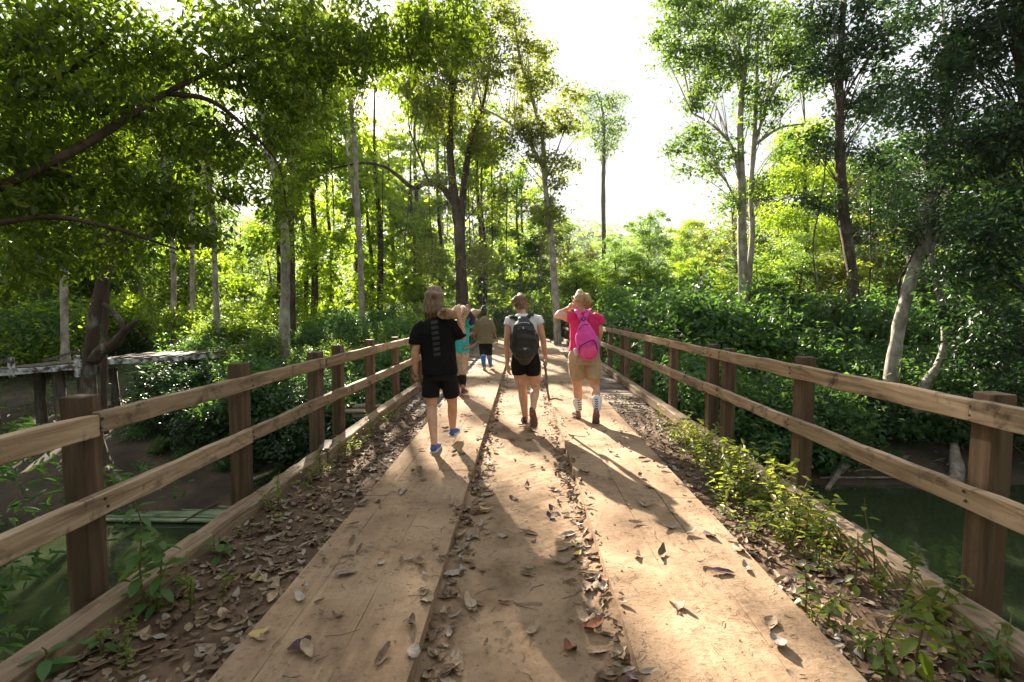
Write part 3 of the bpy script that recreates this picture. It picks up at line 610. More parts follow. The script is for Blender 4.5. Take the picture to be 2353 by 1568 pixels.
for lab, px, Y, x2 in (('thin straight grey tree left of the slim white barked tree', 442, 21, 440), ('very thin pole-like tree in the left thicket', 398, 20, 380), ('thin tree with whitish lichen bark above the old footbridge', 150, 15, 195)):
    tree('tree', lab, [(line(Y, [(px, 800), (px, 600), (x2, 400), (x2 - 5, 250)]), [.10, .09, .07, .04])], [pb(x2, 270, Y, 60, 50), pb(x2 - 30, 380, Y, 50, 45)], M['leaf_mid'], PAL, 0.12, 1.1)

# near canopy: big leafed tree on the left, boughs hanging over the bridge
nl = [(at(-260, 1200, 5.2), at(-240, 800, 5.2), at(-200, 500, 5.2), at(-140, 250, 5.4), at(-60, 40, 5.8))]
stem = [(list(nl[0]), [.24, .22, .2, .17, .12])]
lim = [(line(5.4, [(-140, 250), (40, 230), (180, 150, .2), (270, 60, .4)]), [.06, .045, .03, .02]),
       (line(5.2, [(-200, 500), (20, 420), (200, 330, .3), (380, 215, .9), (520, 150, 1.6), (640, 95, 2.4), (720, 75, 2.8)]), [.07, .055, .045, .035, .03, .022, .012]),
       (line(5.2, [(380, 215, .9), (480, 230, 1.2), (560, 290, 1.5), (640, 380, 1.8), (660, 500, 2)]), [.035, .03, .022, .015, .008]),
       (line(5.2, [(-210, 560), (80, 500), (240, 520, .3), (340, 550, .6), (410, 575, .9)]), [.04, .03, .025, .018, .01]),
       (line(5.4, [(-140, 250), (100, 60), (400, -60, .8), (700, -90, 1.6), (950, -60, 2.4), (1060, 0, 3)]), [.06, .05, .04, .03, .02, .01])]
nb_ = []
for (px, py, Y, rx, rz) in [(60, 60, 5.2, 110, 90), (200, 60, 5.6, 110, 80), (330, 100, 6, 90, 70), (90, 210, 5.4, 110, 70), (230, 240, 5.6, 110, 60), (30, 330, 5.2, 90, 80), (160, 370, 5.6, 110, 60),
        (340, 250, 6.2, 90, 60), (440, 120, 6.5, 90, 80), (540, 60, 6.8, 90, 70), (640, 60, 7.4, 90, 70), (560, 180, 7, 80, 60), (650, 170, 7.4, 80, 70), (740, 100, 7.8, 70, 80), (830, 60, 8, 80, 80), (920, 70, 8, 70, 80), (860, 150, 8, 50, 50),
        (1000, 60, 8.2, 60, 70), (1070, 50, 8.2, 50, 65), (1050, 120, 8.2, 30, 40), (430, 300, 6.6, 90, 50), (540, 330, 7, 60, 60), (640, 290, 7.2, 55, 70), (690, 240, 7.4, 50, 50), (660, 380, 7.2, 36, 60), (650, 480, 7.2, 26, 60),
        (60, 480, 5.4, 90, 70), (190, 480, 5.8, 90, 50), (320, 420, 6.2, 100, 50), (420, 440, 6.6, 70, 50), (380, 520, 6.4, 70, 40), (250, 580, 6, 80, 45), (470, 540, 6.8, 50, 40), (80, 600, 5.6, 80, 50), (480, 380, 6.6, 60, 40), (560, 440, 7, 50, 30), (120, 130, 6.4, 130, 90), (30, 430, 6.4, 110, 80), (140, 300, 6.6, 120, 90), (250, 330, 6.9, 110, 80), (120, 560, 6.6, 110, 60), (260, 460, 7, 110, 60), (350, 180, 7, 90, 70), (730, 180, 7.8, 55, 60), (800, 130, 8, 60, 60), (960, 130, 8.2, 45, 40), (-20, 250, 5.6, 100, 100), (-20, 640, 6, 90, 60)]:
    nb_.append(pb(px, py, Y, rx, rz, 110))
tree('tree', 'big leafed tree whose boughs hang over the bridge from the upper left', stem, nb_, M['leaf_near'], DRK, 0.105, 1.75, shade='near', csig=0.15, limbs=lim, nb=160, blade=True, droop=0.55, per=26, larea=0.30, flat=0.5, br=0.012)

# ------------------------------------------------------------------ background forest: shared models, individual trees
def model_tree(name, mat, bark, h, blobs, leaf, lai, csig, lean=0.0, nb=24):
    t = tree(name, 'x', [([(0, 0, 0), (lean * .3, 0, h * .35), (lean * .7, 0.1, h * .65), (lean, 0, h * .9)], [.011 * h, .009 * h, .006 * h, .002 * h])], blobs, mat, bark, leaf, lai, csig, shade=False, nb=nb, br=0.05, per=80, larea=0.3)
    return t
MARKS = [(-400, 'past the left edge'), (20, 'at the far left above the old footbridge'), (170, 'behind the gnarled dark tree'), (290, 'right of the gnarled dark tree'), (390, 'left of the slim white barked tree'), (470, 'behind the slim white barked tree'), (560, 'left of the pale straight trunk'), (630, 'behind the pale straight trunk'), (700, 'right of the pale straight trunk'), (780, 'behind the slender grey trunk'), (860, 'right of the slender grey trunk'), (940, 'above the man in black'), (1010, 'left of the massive dark tree'), (1080, 'right of the massive dark tree'), (1150, 'above the woman in white'), (1220, 'by the thin leaning grey tree'), (1300, 'above the woman in pink'), (1370, 'below the lone tall tree'), (1430, 'just right of the lone tall tree'), (1500, 'left of the twin pale trunks'), (1570, 'left of the twin pale trunks and nearer them'), (1640, 'just left of the twin pale trunks'), (1700, 'behind the twin pale trunks'), (1760, 'right of the twin pale trunks'), (1830, 'behind the bright green tree'), (1900, 'left of the mottled dark trunk'), (1970, 'right of the mottled dark trunk'), (2050, 'left of the leaning pale trunk'), (2120, 'behind the leaning pale trunk'), (2200, 'above the near right post'), (2290, 'at the right edge')]
def mark(px):
    r = MARKS[0][1]
    for a, b in MARKS:
        if px >= a - 35: r = b
    return r
def rank(Y, cuts=(22, 27, 33, 41, 49)):
    return ['nearest', 'second', 'third', 'fourth', 'fifth', 'farthest'][sum(Y > c for c in cuts)]
mods = []; MODB = []
for k, (mat, bark) in enumerate([(M['leaf_lit'], DRK), (M['leaf_mid'], PAL), (M['leaf_olive'], PAL), (M['leaf_far'], DRK), (M['leaf_mid'], DRK)]):
    bl = []
    for i in range(17):
        a = random.uniform(0, 6.28); r = random.uniform(.3, 2.7); z = 1.2 + 11.3 * (i + random.random()) / 17
        bl.append(((math.cos(a) * r, math.sin(a) * r, z), (random.uniform(1.1, 2.1), random.uniform(1.1, 2.0), random.uniform(.8, 1.6))))
    MODB.append(bl); mods.append(model_tree('tree', mat, bark, 13, bl, 0.24, 1.15, 0.27, random.uniform(-.8, .8)))
def dup(root, loc, rz=0, sc=1.0, label=None, group=None):
    r = root.copy(); link(r); r.location = loc; r.rotation_euler = (0, 0, rz); r.scale = (sc, sc, sc) if not isinstance(sc, tuple) else sc
    if label: r['label'] = label
    if group: r['group'] = group
    for c in list(root.children):
        d = c.copy(); link(d); d.parent = r
    return r
used = set()
def place(mod, idx, loc, rz, sc, label, group):
    if (id(mod), idx) in used: return dup(mod[idx], loc, rz, sc, label, group)
    used.add((id(mod), idx)); r = mod[idx]; r.location = loc; r.rotation_euler = (0, 0, rz); r.scale = (sc, sc, sc) if not isinstance(sc, tuple) else sc
    r['label'] = label; r['group'] = group; return r
rt = random.Random(5)
specs = []
# (px, Y, top py)
for px, Y, ty in [(-260, 26, 100), (-100, 24, 200), (30, 30, 220), (130, 28, 260), (230, 34, 250), (330, 30, 300), (400, 42, 330), (480, 34, 420), (560, 40, 480), (620, 34, 470), (700, 30, 260), (760, 36, 260), (730, 48, 330), (850, 31, 290), (900, 38, 240), (950, 32, 240), (960, 46, 200),
                  (1010, 34, 260), (1110, 34, 260), (1150, 42, 330), (1190, 36, 330), (1240, 34, 430), (1290, 44, 480), (1100, 50, 220), (860, 52, 230), (1200, 56, 320), (640, 56, 420), (300, 50, 260), (80, 44, 220), (-60, 20, 40), (90, 22, 60), (210, 24, 30), (330, 24, 90), (440, 26, 60), (720, 28, 60), (640, 30, 120), (870, 30, 90), (960, 34, 120), (1010, 40, 60), (1100, 36, 170), (820, 42, 40),
                  (1340, 46, 560), (1480, 44, 455), (1420, 48, 530), (1560, 52, 480), (1640, 44, 500), (1700, 36, 380), (1780, 38, 330), (1760, 30, 470), (1850, 34, 250), (1930, 30, 330), (1990, 34, 280), (2060, 28, 330), (2150, 30, 300), (2250, 26, 250), (2350, 24, 200), (2480, 26, 150), (1590, 34, 600), (1660, 30, 600),
                  (1420, 27, 600), (1480, 25, 560), (1540, 24, 600), (1610, 25, 570), (1670, 23, 630), (1370, 28, 600), (1750, 21, 560), (1820, 20, 540), (1330, 30, 590), (1900, 19, 560), (2030, 22, 480), (2130, 20, 420), (1900, 23, 520), (2280, 19, 300), (1500, 34, 600)]:
    base = at(px, 740, Y); top = at(px, ty, Y).z; z0 = float(hgt(np.array(base.x), np.array(base.y)))
    h = max(3.0, top - z0); s = h / 14.0
    wide = min(1.6, max(0.75, 1.0 * rt.uniform(.85, 1.2) * (14 / h) ** 0.35))
    side = 'left' if px < 1330 else 'right'
    i = rt.randrange(5)
    if side == 'right' and px < 1700: i = rt.choice([0, 3])
    if side == 'left' and 400 < px < 1150 and rt.random() < .6: i = 0
    area = 'far left behind the old footbridge' if px < 450 else 'behind the pale trunks beyond the left railing' if px < 860 else 'round the massive dark tree' if px < 1330 else 'under the open sky right of the path' if px < 1660 else 'behind the twin pale trunks on the right' if px < 2000 else 'in the dark thicket on the far right'
    kind = ['yellow green', 'pale trunked', 'olive', 'soft green', 'dark trunked'][i]; tlab = f'{kind} tree in the {rank(Y)} rank {mark(px)}'
    if 500 < px < 1210 and Y < 60:
        sw = s * wide; rr_ = rt.uniform(0, 6.28); bl = []
        for (c, r) in MODB[i]:
            cx_, cy_ = c[0] * math.cos(rr_) - c[1] * math.sin(rr_), c[0] * math.sin(rr_) + c[1] * math.cos(rr_)
            bl.append(((base.x + cx_ * sw, base.y + cy_ * sw, z0 - .1 + c[2] * s), (r[0] * sw, r[1] * sw, r[2] * s)))
        tree('tree', tlab, [([(base.x, base.y, z0 - .1), (base.x + .2, base.y, z0 + h * .35), (base.x - .1, base.y + .1, z0 + h * .6), (base.x, base.y, z0 + h * .85)], [.011 * h, .009 * h, .006 * h, .002 * h])],
             bl, [M['leaf_lit'], M['leaf_mid'], M['leaf_olive'], M['leaf_far'], M['leaf_mid']][i], PAL if i in (1, 2) else DRK, .24 * max(s, 1), 1.0, .27 * max(s, 1), 'background forest trees left of the sky gap', nb=14, br=.018, per=80, larea=.3)
        continue
    place(mods, i, (base.x, base.y, z0 - .1), rt.uniform(0, 6.28), (s * wide, s * wide, s), tlab, 'background forest trees ' + ('left' if side == 'left' else 'right') + ' of the sky gap')

# forest on the bank behind and to the sides, which shades the near end of the bridge
for k in range(34):
    if k < 22: x, y = -42 + k * 4 + rt.uniform(-1.5, 1.5), rt.uniform(-26, -13)
    else: x, y = (rt.choice([-1, 1]) * rt.uniform(20, 34), rt.uniform(-14, 12))
    if x < -18 and y > 6: y = -10
    place(mods, rt.randrange(5), (x, y, -.6), rt.uniform(0, 6.28), (1.5, 1.5, rt.uniform(1.2, 1.7)), 'forest tree on the bank behind the near end of the bridge', 'forest trees behind the near end of the bridge')

# shrubs
shr = []
for k, (mat, lf) in enumerate([(M['leaf_bush'], .085), (M['leaf_bush'], .11), (M['leaf_lit'], .09), (M['leaf_dark'], .10), (M['leaf_mid'], .08)]):
    t = thing('shrub', 'x', 'shrub', (0, 0, 0))
    bl = [((math.cos(a) * r, math.sin(a) * r, z), (rx, rx, rz)) for a, r, z, rx, rz in [(random.uniform(0, 6.28), random.uniform(.1, .75), random.uniform(.15, 1.0), random.uniform(.35, .6), random.uniform(.25, .45)) for _ in range(9)]]
    pos, cen = cloud(bl, 2.3, lf, 20, 0.13, shade=False)
    v, f = branches([(0, 0, 0), (0, 0, .05)], cen, 22, 0.012); part('stems', v, f, M['twig'], t)
    # a few upright leading shoots
    lead = []
    for _ in range(14):
        a = random.uniform(0, 6.28); r = random.uniform(0, .8); q = np.array([math.cos(a) * r, math.sin(a) * r, random.uniform(.7, 1.1)])
        lead.append(q + np.linspace(0, 1, 14)[:, None] * np.array([math.cos(a) * .15, math.sin(a) * .15, random.uniform(.2, .45)]) + rng.normal(0, .03, (14, 3)))
    pos = np.concatenate([pos] + lead)
    v, f = leafset(pos, lf, 0.3, 0.55, wid=0.27); part('foliage', v, f, mat, t); shr.append(t)
def zat(x, y): return float(hgt(np.array(x), np.array(y)))
def shrub(px, Y, sc, i, label, group, dz=0.0):
    label = ['fine leafed', 'broad leafed', 'yellow green', 'dark glossy', 'mid green'][i] + f' shrub in the {rank(Y, (13.4, 15.4, 17.4, 20, 23.5))} row {mark(px)}'
    b = at(px, 800, Y); z = zat(b.x, b.y)
    if abs(b.x) < 3.1 + sc * .7 and b.y < 27: b.x = math.copysign(3.1 + sc * .9, b.x)
    place(shr, i, (b.x, b.y, z - .15 + dz), rt.uniform(0, 6.28), (sc, sc, sc * rt.uniform(.85, 1.15)), label, group)
# right slope thick with shrubs
G = 'shrubs on the right bank'
for px in range(1440, 2420, 52):
    for Y in (12.6, 14.3, 16.2, 18.4, 21, 24.5):
        p = px + rt.uniform(-24, 24)
        if Y < 13 and p < 1500: continue
        if Y < 13.5 and p > 1900: continue
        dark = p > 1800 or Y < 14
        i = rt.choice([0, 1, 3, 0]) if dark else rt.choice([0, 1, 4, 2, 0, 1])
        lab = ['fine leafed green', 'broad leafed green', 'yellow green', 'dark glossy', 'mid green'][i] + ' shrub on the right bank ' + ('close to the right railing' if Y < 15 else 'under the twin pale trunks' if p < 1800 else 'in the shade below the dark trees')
        shrub(p, Y + rt.uniform(-.6, .6), rt.uniform(1.15, 1.7) * (1.55 if Y > 17 else 1.1), i, lab, G)
G = 'shrubs on the left bank'
for px, Y, sc in [(330, 12.4, .8), (400, 12.6, .9), (450, 12.6, 1.1), (520, 12, 1.1), (600, 11.8, 1.1), (690, 11.7, 1.1), (770, 11.8, 1.1), (850, 12, 1.1)]:
    shrub(px, Y, sc, 3 if rt.random() < .6 else 0, 'dark shrub on the left bank low under the old footbridge', G)
for px in range(420, 1130, 50):
    for Y in (12.3, 14.2, 16.4, 19, 22.5, 26):
        p = px + rt.uniform(-24, 24)
        if Y < 13.5 and p < 560: continue
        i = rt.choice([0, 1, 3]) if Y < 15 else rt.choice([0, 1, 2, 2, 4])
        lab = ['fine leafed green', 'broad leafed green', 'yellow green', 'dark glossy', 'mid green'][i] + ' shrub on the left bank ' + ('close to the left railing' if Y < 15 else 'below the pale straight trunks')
        shrub(p, Y + rt.uniform(-.6, .6), rt.uniform(1.0, 1.5) * (1.1 if Y > 17 else 1), i, lab, G)
for px, Y, sc in [(560, 10.9, .3), (600, 11.2, .35), (640, 10.8, .25), (690, 10.7, .3), (730, 11, .3), (500, 10.9, .25), (420, 11.3, .3), (360, 11.6, .3), (780, 10.9, .35), (590, 10.5, .2), (1900, 11.9, .3), (1960, 12.3, .35), (2060, 12.4, .3)]:
    shrub(px, Y, sc, rt.choice([0, 1, 4]), '', 'small seedlings on the bare banks', .1)
G = 'shrubs behind the old footbridge'
for px in range(-140, 440, 62):
    for Y in (17.5, 20.5, 24):
        i = rt.choice([2, 4, 0, 2])
        if Y < 18 and px > 200: continue
        shrub(px + rt.uniform(-30, 30), Y, rt.uniform(1.4, 2.1), i, ['fine leafed green', 'broad leafed green', 'yellow green', 'dark glossy', 'mid green'][i] + ' shrub behind the old footbridge', G, .2)
for k, (px, py, Y, ln) in enumerate([(1100, 330, 26, 5), (1075, 400, 25.6, 4.5), (985, 430, 25.5, 4), (1130, 380, 26.4, 5), (880, 390, 26, 3.5), (940, 435, 26, 4), (1020, 300, 27, 6), (1165, 420, 27, 4), (760, 300, 22, 5), (1900, 330, 18, 5), (2000, 420, 18, 4), (2120, 480, 13.5, 3)]):
    a = at(px, py, Y); w_ = rt.uniform(-.5, .5)
    v, f = tube([a, a + Vector((w_ * .3, 0, -ln * .35)), a + Vector((w_, .1, -ln * .7)), a + Vector((w_ * .6, 0, -ln))], [.03, .025, .03, .02], 6, 4, .3)
    solo('vine', v, f, DRK, 'thin vine hanging from the tree limbs ' + ('by the massive dark tree' if px < 1200 else 'in the trees on the right bank'), 'vine', 'vines hanging in the forest', smooth=True)
G = 'shrubs around the end of the path'
for px, Y, sc in [(1090, 31, 1.5), (1130, 33, 1.7), (1165, 36, 2.2), (1205, 34, 1.8), (1240, 37, 2.2), (1275, 33, 2.0), (1310, 31, 1.9), (1345, 30, 2.1), (1380, 28.5, 2.3), (1420, 29, 2.2), (1330, 27.8, 1.4), (1010, 30, 1.6), (960, 31, 1.8), (1060, 38, 2.6), (1150, 42, 3), (1300, 42, 3.2), (1230, 46, 3.2), (1380, 40, 3.0), (1450, 40, 3.0), (1520, 40, 3.2), (1600, 38, 3.0)]:
    i = rt.choice([0, 1, 2, 4]); shrub(px, Y, sc, i, ['fine leafed green', 'broad leafed green', 'yellow green', 'dark glossy', 'mid green'][i] + ' shrub closing the end of the path', G)

# ground cover
n = 60000
gx = rng.uniform(-34, 34, n); gy = 10.8 + rng.random(n) ** 1.3 * 45
ok = ~((np.abs(gx) < 2.7) & (gy < 28)) & ~((np.abs(gx) < 1.3) & (gy < 33)) & ((gy > 13.5) | (sn(gx, gy, 1.4, 2) > .35)) & (sn(gx, gy, .8, 5) > -.45)
gx, gy = gx[ok], gy[ok]
gz = hgt(gx, gy) + np.abs(rng.normal(0, .13, len(gx)))
v, f = leafset(np.stack([gx, gy, gz], 1), 0.13, 0.0, 0.7)
solo('ground_cover', v, f, M['leaf_bush'], label='low leafy ground cover on both banks and the forest floor', cat='ground cover', kind='stuff')
# far wooded hills
n = 26000
hx = rng.uniform(-330, 330, n); hy = rng.uniform(110, 330, n); hz = hgt(hx, hy) + rng.random(n) * 7
v, f = leafset(np.stack([hx, hy, hz], 1), 3.2, 0, 0.8); solo('distant_forest', v, f, M['leaf_far'], label='distant hazy wooded hills behind the forest', cat='forest', kind='stuff')

# ------------------------------------------------------------------ shrub over the water, lower left
t = thing('shrub', 'waterside shrub with pale lance shaped leaves below the left railing', 'shrub', (-7.6, 4.5, -2.6))
bl = [((-5.6, 5.2, -.7), (.9, .8, .55)), ((-6.4, 5.8, -.2), (1.0, .8, .6)), ((-4.9, 4.6, -1.2), (.6, .5, .3)), ((-5.2, 4.2, -1.7), (.55, .5, .25)), ((-6.4, 4.5, -1.3), (.8, .6, .5)), ((-5.4, 6.4, -.8), (.8, .7, .4))]
pos, cen = cloud(bl, .4, 0.12, 12, 0.13, shade=False)
v, f = branches([(-7.6, 4.5, -2.6), (-7, 4.7, -1.8)], cen, 30, .005); part('stems', v, f, M['twig'], t)
v, f = leafset(pos, 0.14, 0.35, 0.6, blade=True, wid=0.16); part('foliage', v, f, M['leaf_bush'], t)

# ------------------------------------------------------------------ old footbridge on the left
FB = thing('old_footbridge', 'old dilapidated footbridge with flaking white edge beams behind the left railing', 'footbridge', at(120, 880, 14))
pts = [at(-200, 880, 11.5), at(0, 858, 12.2), at(182, 842, 13), at(245, 832, 13.4), at(330, 828, 14), at(410, 824, 14.6), at(520, 815, 16)]
for a, b in zip(pts[:-1], pts[1:]):
    v, f = timber(a, b, .12, .15, 6, .006, 3); part('edge_beam', v, f, M['paint'], FB)
for a, b in zip(pts[:-1], pts[1:]):
    nseg = max(2, int((b - a).length / .3))
    for i in range(nseg):
        q = a.lerp(b, (i + .5) / nseg) + Vector((0, 0, .09))
        v, f = timber(q, q + Vector((-.25, 1.7, .0)), .27, .05, 4, .006, i); part('plank', v, f, M['old'], FB)
for (px, py, ln) in [(32, 822, .42), (182, 800, .5), (318, 800, .0)]:
    if ln:
        q = at(px, 858, 12.2 + (px - 0) / 182 * .8); v, f = timber(q + Vector((0, -.05, -.1)), q + Vector((0, -.05, ln)), .1, .1, 4, .004, px, up=Vector((0, 1, 0))); part('post', v, f, M['paint'], FB)
v, f = timber(at(32, 828, 12.3), at(-120, 850, 11.6), .04, .09, 5, .004, 4); part('rail', v, f, M['old'], FB)
v, f = timber(at(100, 830, 12.7), at(182, 806, 13), .04, .07, 5, .004, 5); part('rail', v, f, M['old'], FB)
for (px, Y, r) in [(60, 12.8, .12), (105, 12.8, .13), (165, 13.3, .14), (238, 13.8, .1), (322, 14.3, .1), (400, 15, .1), (-60, 12.2, .14)]:
    q = at(px, 850, Y); v, f = tube([q + Vector((0, .3, 0)), q + Vector((.06, .3, -1.3)), Vector((q.x + .1, q.y + .3, -3.1))], [r, r * 1.1, r * 1.2], 9, 3, .3); part('pile', v, f, M['old'], FB, smooth=True)

# ------------------------------------------------------------------ bamboo raft, driftwood
RF = thing('bamboo_raft', 'narrow raft of lashed green bamboo poles floating by the left bank', 'raft', (-6.8, 9.5, WZ))
bm = noisemat('bamboo', [(0.06, 0.09, 0.05), (0.12, 0.17, 0.09), (0.30, 0.32, 0.22)], 6, 0.45, 0.2, stretch=(.3, 1, 1))
for k in range(13):
    yy = 9.0 + k * .075 + (0.14 if k > 6 else 0); x0 = -9.3 + random.uniform(-.3, .3); x1 = -4.6 + random.uniform(-.3, .3)
    v, f = tube([(x0, yy + random.uniform(-.05, .05), WZ + .03), (-7, yy + random.uniform(-.03, .03), WZ + .05), (x1, yy + random.uniform(-.05, .05), WZ + .03)], [.03, .034, .028], 8, 6); part('pole', v, f, bm, RF, smooth=True)
for x in (-8.2, -6.4):
    v, f = tube([(x - .1, 8.9, WZ + .08), (x, 9.5, WZ + .11), (x + .2, 10.15, WZ + .08)], [.015, .02, .012], 6, 4); part('lashing', v, f, M['twig'], RF, smooth=True)
rd = random.Random(3)
dwm = noisemat('driftwood grey', [(0.10, 0.085, 0.07), (0.2, 0.17, 0.145), (0.32, 0.29, 0.26)], 12, 0.9, 0.5, 30, stretch=(1, .3, 1))
def drift(label, pts, rs, name='driftwood', group=None):
    p = [Vector(q) for q in pts]
    v, f = tube(p, rs, 8, 4, .5); return solo(name, v, f, dwm, label, 'driftwood', group, smooth=True)
drift('thick dark driftwood log lying half in the water by the right bank', [atz(1900, 1125, WZ), atz(1950, 1085, WZ) + Vector((0, 0, .25)), atz(2040, 1060, WZ + .3), atz(2085, 1050, WZ + .35)], [.05, .14, .12, .05])
drift('long straight bamboo stick lying at the water edge on the right', [atz(1885, 1098, WZ + .1), atz(2010, 1098, WZ + .1), atz(2120, 1096, WZ + .12)], [.03, .03, .025])
drift('broken stick standing up from the driftwood pile on the right bank', [atz(1920, 1090, WZ), atz(1885, 1035, WZ)], [.035, .02])
drift('pale bleached stump beside the near right post', [atz(2200, 1115, WZ), atz(2193, 1100, WZ) + Vector((0, 0, .35)), atz(2190, 1085, WZ) + Vector((0, 0, .7))], [.16, .14, .07])
for k in range(22):
    a = atz(rd.uniform(1860, 2180), rd.uniform(1050, 1100), WZ + .1); d = Vector((rd.uniform(-1, 1), rd.uniform(-.3, .6), rd.uniform(-.05, .45))) * rd.uniform(.5, 1.2)
    drift('dead stick in the driftwood heap on the right bank', [a, a + d * .5 + Vector((0, 0, .05)), a + d], [.022, .018, .008], 'dead_stick', 'dead sticks heaped on the right bank')
drift('fallen branch lying on the bare left bank above the raft', [atz(560, 1110, -2.1), atz(640, 1075, -2.0), atz(700, 1010, -1.6)], [.05, .04, .02], 'fallen_branch')

# ------------------------------------------------------------------ weeds along the kerbs
def weed_mesh(h, n_pairs, leaf, seed, bend=0.12):
    r = random.Random(seed); stem = []; pos = []; ax = []
    n_st = r.choice([1, 2, 3])
    for s in range(n_st):
        a = r.uniform(0, 6.28); hh = h * r.uniform(.65, 1); b = bend * r.uniform(.3, 1.4)
        p = [Vector((0, 0, -.02)), Vector((math.cos(a) * b * .3, math.sin(a) * b * .3, hh * .5)), Vector((math.cos(a) * b, math.sin(a) * b, hh))]
        stem.append(tube(p, [.004, .003, .0015], 5, 3))
        for k in range(n_pairs):
            t = (k + 1) / n_pairs; q = p[0].lerp(p[1], min(1, t * 2)) if t < .5 else p[1].lerp(p[2], t * 2 - 1)
            th = r.uniform(0, 3.14)
            for o in (0, math.pi):
                pos.append(tuple(q)); ax.append((math.cos(th + o), math.sin(th + o), .15))
    v, f = leafset(np.array(pos), leaf, .1, .35, True, .26, np.array(ax)); return join(stem), (v, f)
stem_m = plain('weed stem', (0.13, 0.11, 0.04), .7)
wmods = []
for k in range(7):
    t = thing('weed', 'x', 'weed'); (sv, sf), (lv, lf) = weed_mesh([.16, .22, .3, .12, .26, .18, .36][k], [5, 6, 8, 4, 9, 6, 10][k], [.05, .055, .045, .06, .035, .045, .05][k], 40 + k)
    part('stem', sv, sf, stem_m, t); part('leaves', lv, lf, M['leaf_weed'], t); wmods.append(t)
rw = random.Random(12)
WL = {}
def weed(x, y, sc, i, label, group, z=.02):
    n_ = sum((y > p_ - .1) for p_ in ((2.43, 4.07, 5.58, 6.04, 7.6) if x > 0 else (2.39, 3.8, 5.3, 5.92, 7.2)))
    where = ['before the nearest post', 'past the nearest post', 'past the second post', 'between the double posts', 'past the double posts', 'past the fifth post'][n_]
    label = label.replace('growing along', where + ' of').replace(' kerb', ' railing') + (' against the kerb' if abs(x) > 1.95 else ' in the litter' if abs(x) > 1.75 else ' beside the wheel track')
    place(wmods, i, (x, y, z), rw.uniform(0, 6.28), sc, label, group)
for k in range(150):
    y = 3.3 + abs(rw.gauss(0, 1)) * 1.5 if k > 30 else rw.uniform(2.0, 4)
    y = min(y, 8.6); x = 2.12 - abs(rw.gauss(0, .22)); x = max(1.47, x)
    i = rw.randrange(7)
    weed(x, y, rw.uniform(.7, 1.45), i, ('tall' if i in (2, 4, 6) else 'short') + ' sunlit green weed growing along the right kerb', 'weeds along the right kerb')
for k in range(46):
    y = rw.uniform(2.0, 7.5); x = -2.02 + abs(rw.gauss(0, .12)); i = rw.randrange(6)
    weed(x, y, rw.uniform(.45, .9), i, ('tall' if i in (2, 4, 6) else 'short') + ' shaded green weed growing along the left kerb', 'weeds along the left kerb')

def leafgeo(L_, wd, curl=0.15, fold=0.12, nseg=6, tipdroop=0.0):
    V, F = [], []
    for i in range(nseg + 1):
        t = i / nseg; w = wd * (math.sin(math.pi * min(1, t ** .8)) ** .8 if 0 < t < 1 else 0.0); z = -curl * L_ * t * t - tipdroop * L_ * t
        V += [(-w, t * L_, z + fold * w), (0, t * L_, z), (w, t * L_, z + fold * w)]
    for i in range(nseg):
        F += [(i * 3, i * 3 + 1, i * 3 + 4, i * 3 + 3), (i * 3 + 1, i * 3 + 2, i * 3 + 5, i * 3 + 4)]
    return np.array(V), [np.array(F)]
def bigplant(label, px, py, z, h, lean, leafL, npairs, seed, stemcol=None, mat=None, yellow=0.1):
    r = random.Random(seed); b = atz(px, py, z); t = thing('plant', label, 'plant', b)
    pts = [b + Vector((0, 0, -.02)), b + Vector((lean * .3, r.uniform(-.02, .02), h * .4)), b + Vector((lean * .6, r.uniform(-.03, .03), h * .75)), b + Vector((lean, 0, h))]
    v, f = tube(pts, [.006, .005, .004, .002], 6, 4); part('stem', v, f, stemcol or stem_m, t)
    p, _ = smoothpath(pts, [1, 1, 1, 1], 6)
    for k in range(npairs):
        u = .12 + .86 * k / npairs; q = p[int(u * (len(p) - 1))]; th = k * 1.7 + r.uniform(-.3, .3)
        Lf = leafL * (1.0 - .5 * max(0, u - .5) * 2) * r.uniform(.75, 1.1)
        for o in (0, math.pi):
            v, f = leafgeo(Lf, Lf * .27, r.uniform(.1, .35), .2, 6, r.uniform(-.1, .35))
            Rm = Matrix.Rotation(th + o + r.uniform(-.3, .3), 3, 'Z') @ Matrix.Rotation(r.uniform(-.5, .35), 3, 'X')
            v = np.array([tuple(q + Rm @ Vector((a[0], a[1] + .012, a[2]))) for a in v])
            part('leaf', v, f, mat or M['leaf_weed'], t, smooth=True)
    return t
M['leaf_plant'] = leafmat('leaf soft plant', (0.05, 0.12, 0.03), (0.07, 0.16, 0.04), (0.22, 0.36, 0.05), .4, .45)
bigplant('tall plant with toothed green leaves in front of the left lower rail', 335, 1400, .05, .58, -.03, .12, 10, 1, mat=M['leaf_plant'])
bigplant('shorter leafy plant at the left kerb right of the tall toothed plant', 362, 1395, .05, .40, .03, .11, 7, 2, mat=M['leaf_plant'])
bigplant('small broad leafed plant leaning on the left kerb beam', 505, 1275, .05, .13, .0, .10, 4, 3, mat=M['leaf_plant'])
bigplant('young plant with yellowish leaves at the left kerb by the second post', 640, 1165, .05, .30, .02, .09, 6, 4)
bigplant('slim young plant on the left kerb before the double posts', 735, 1070, .05, .22, .0, .08, 5, 5)
bigplant('dark green seedling at the bottom left corner by the kerb', 100, 1560, .05, .14, .0, .11, 4, 6, mat=M['leaf_plant'])
bigplant('green seedling beside the kerb near the bottom left', 235, 1500, .05, .12, .0, .08, 4, 7, mat=M['leaf_plant'])
bigplant('tall thin plant with few leaves rising beside the right kerb', 2010, 1340, .05, .50, -.08, .085, 6, 8)
bigplant('second thin plant beside the tall thin one at the right kerb', 1965, 1350, .05, .32, .0, .07, 6, 9)
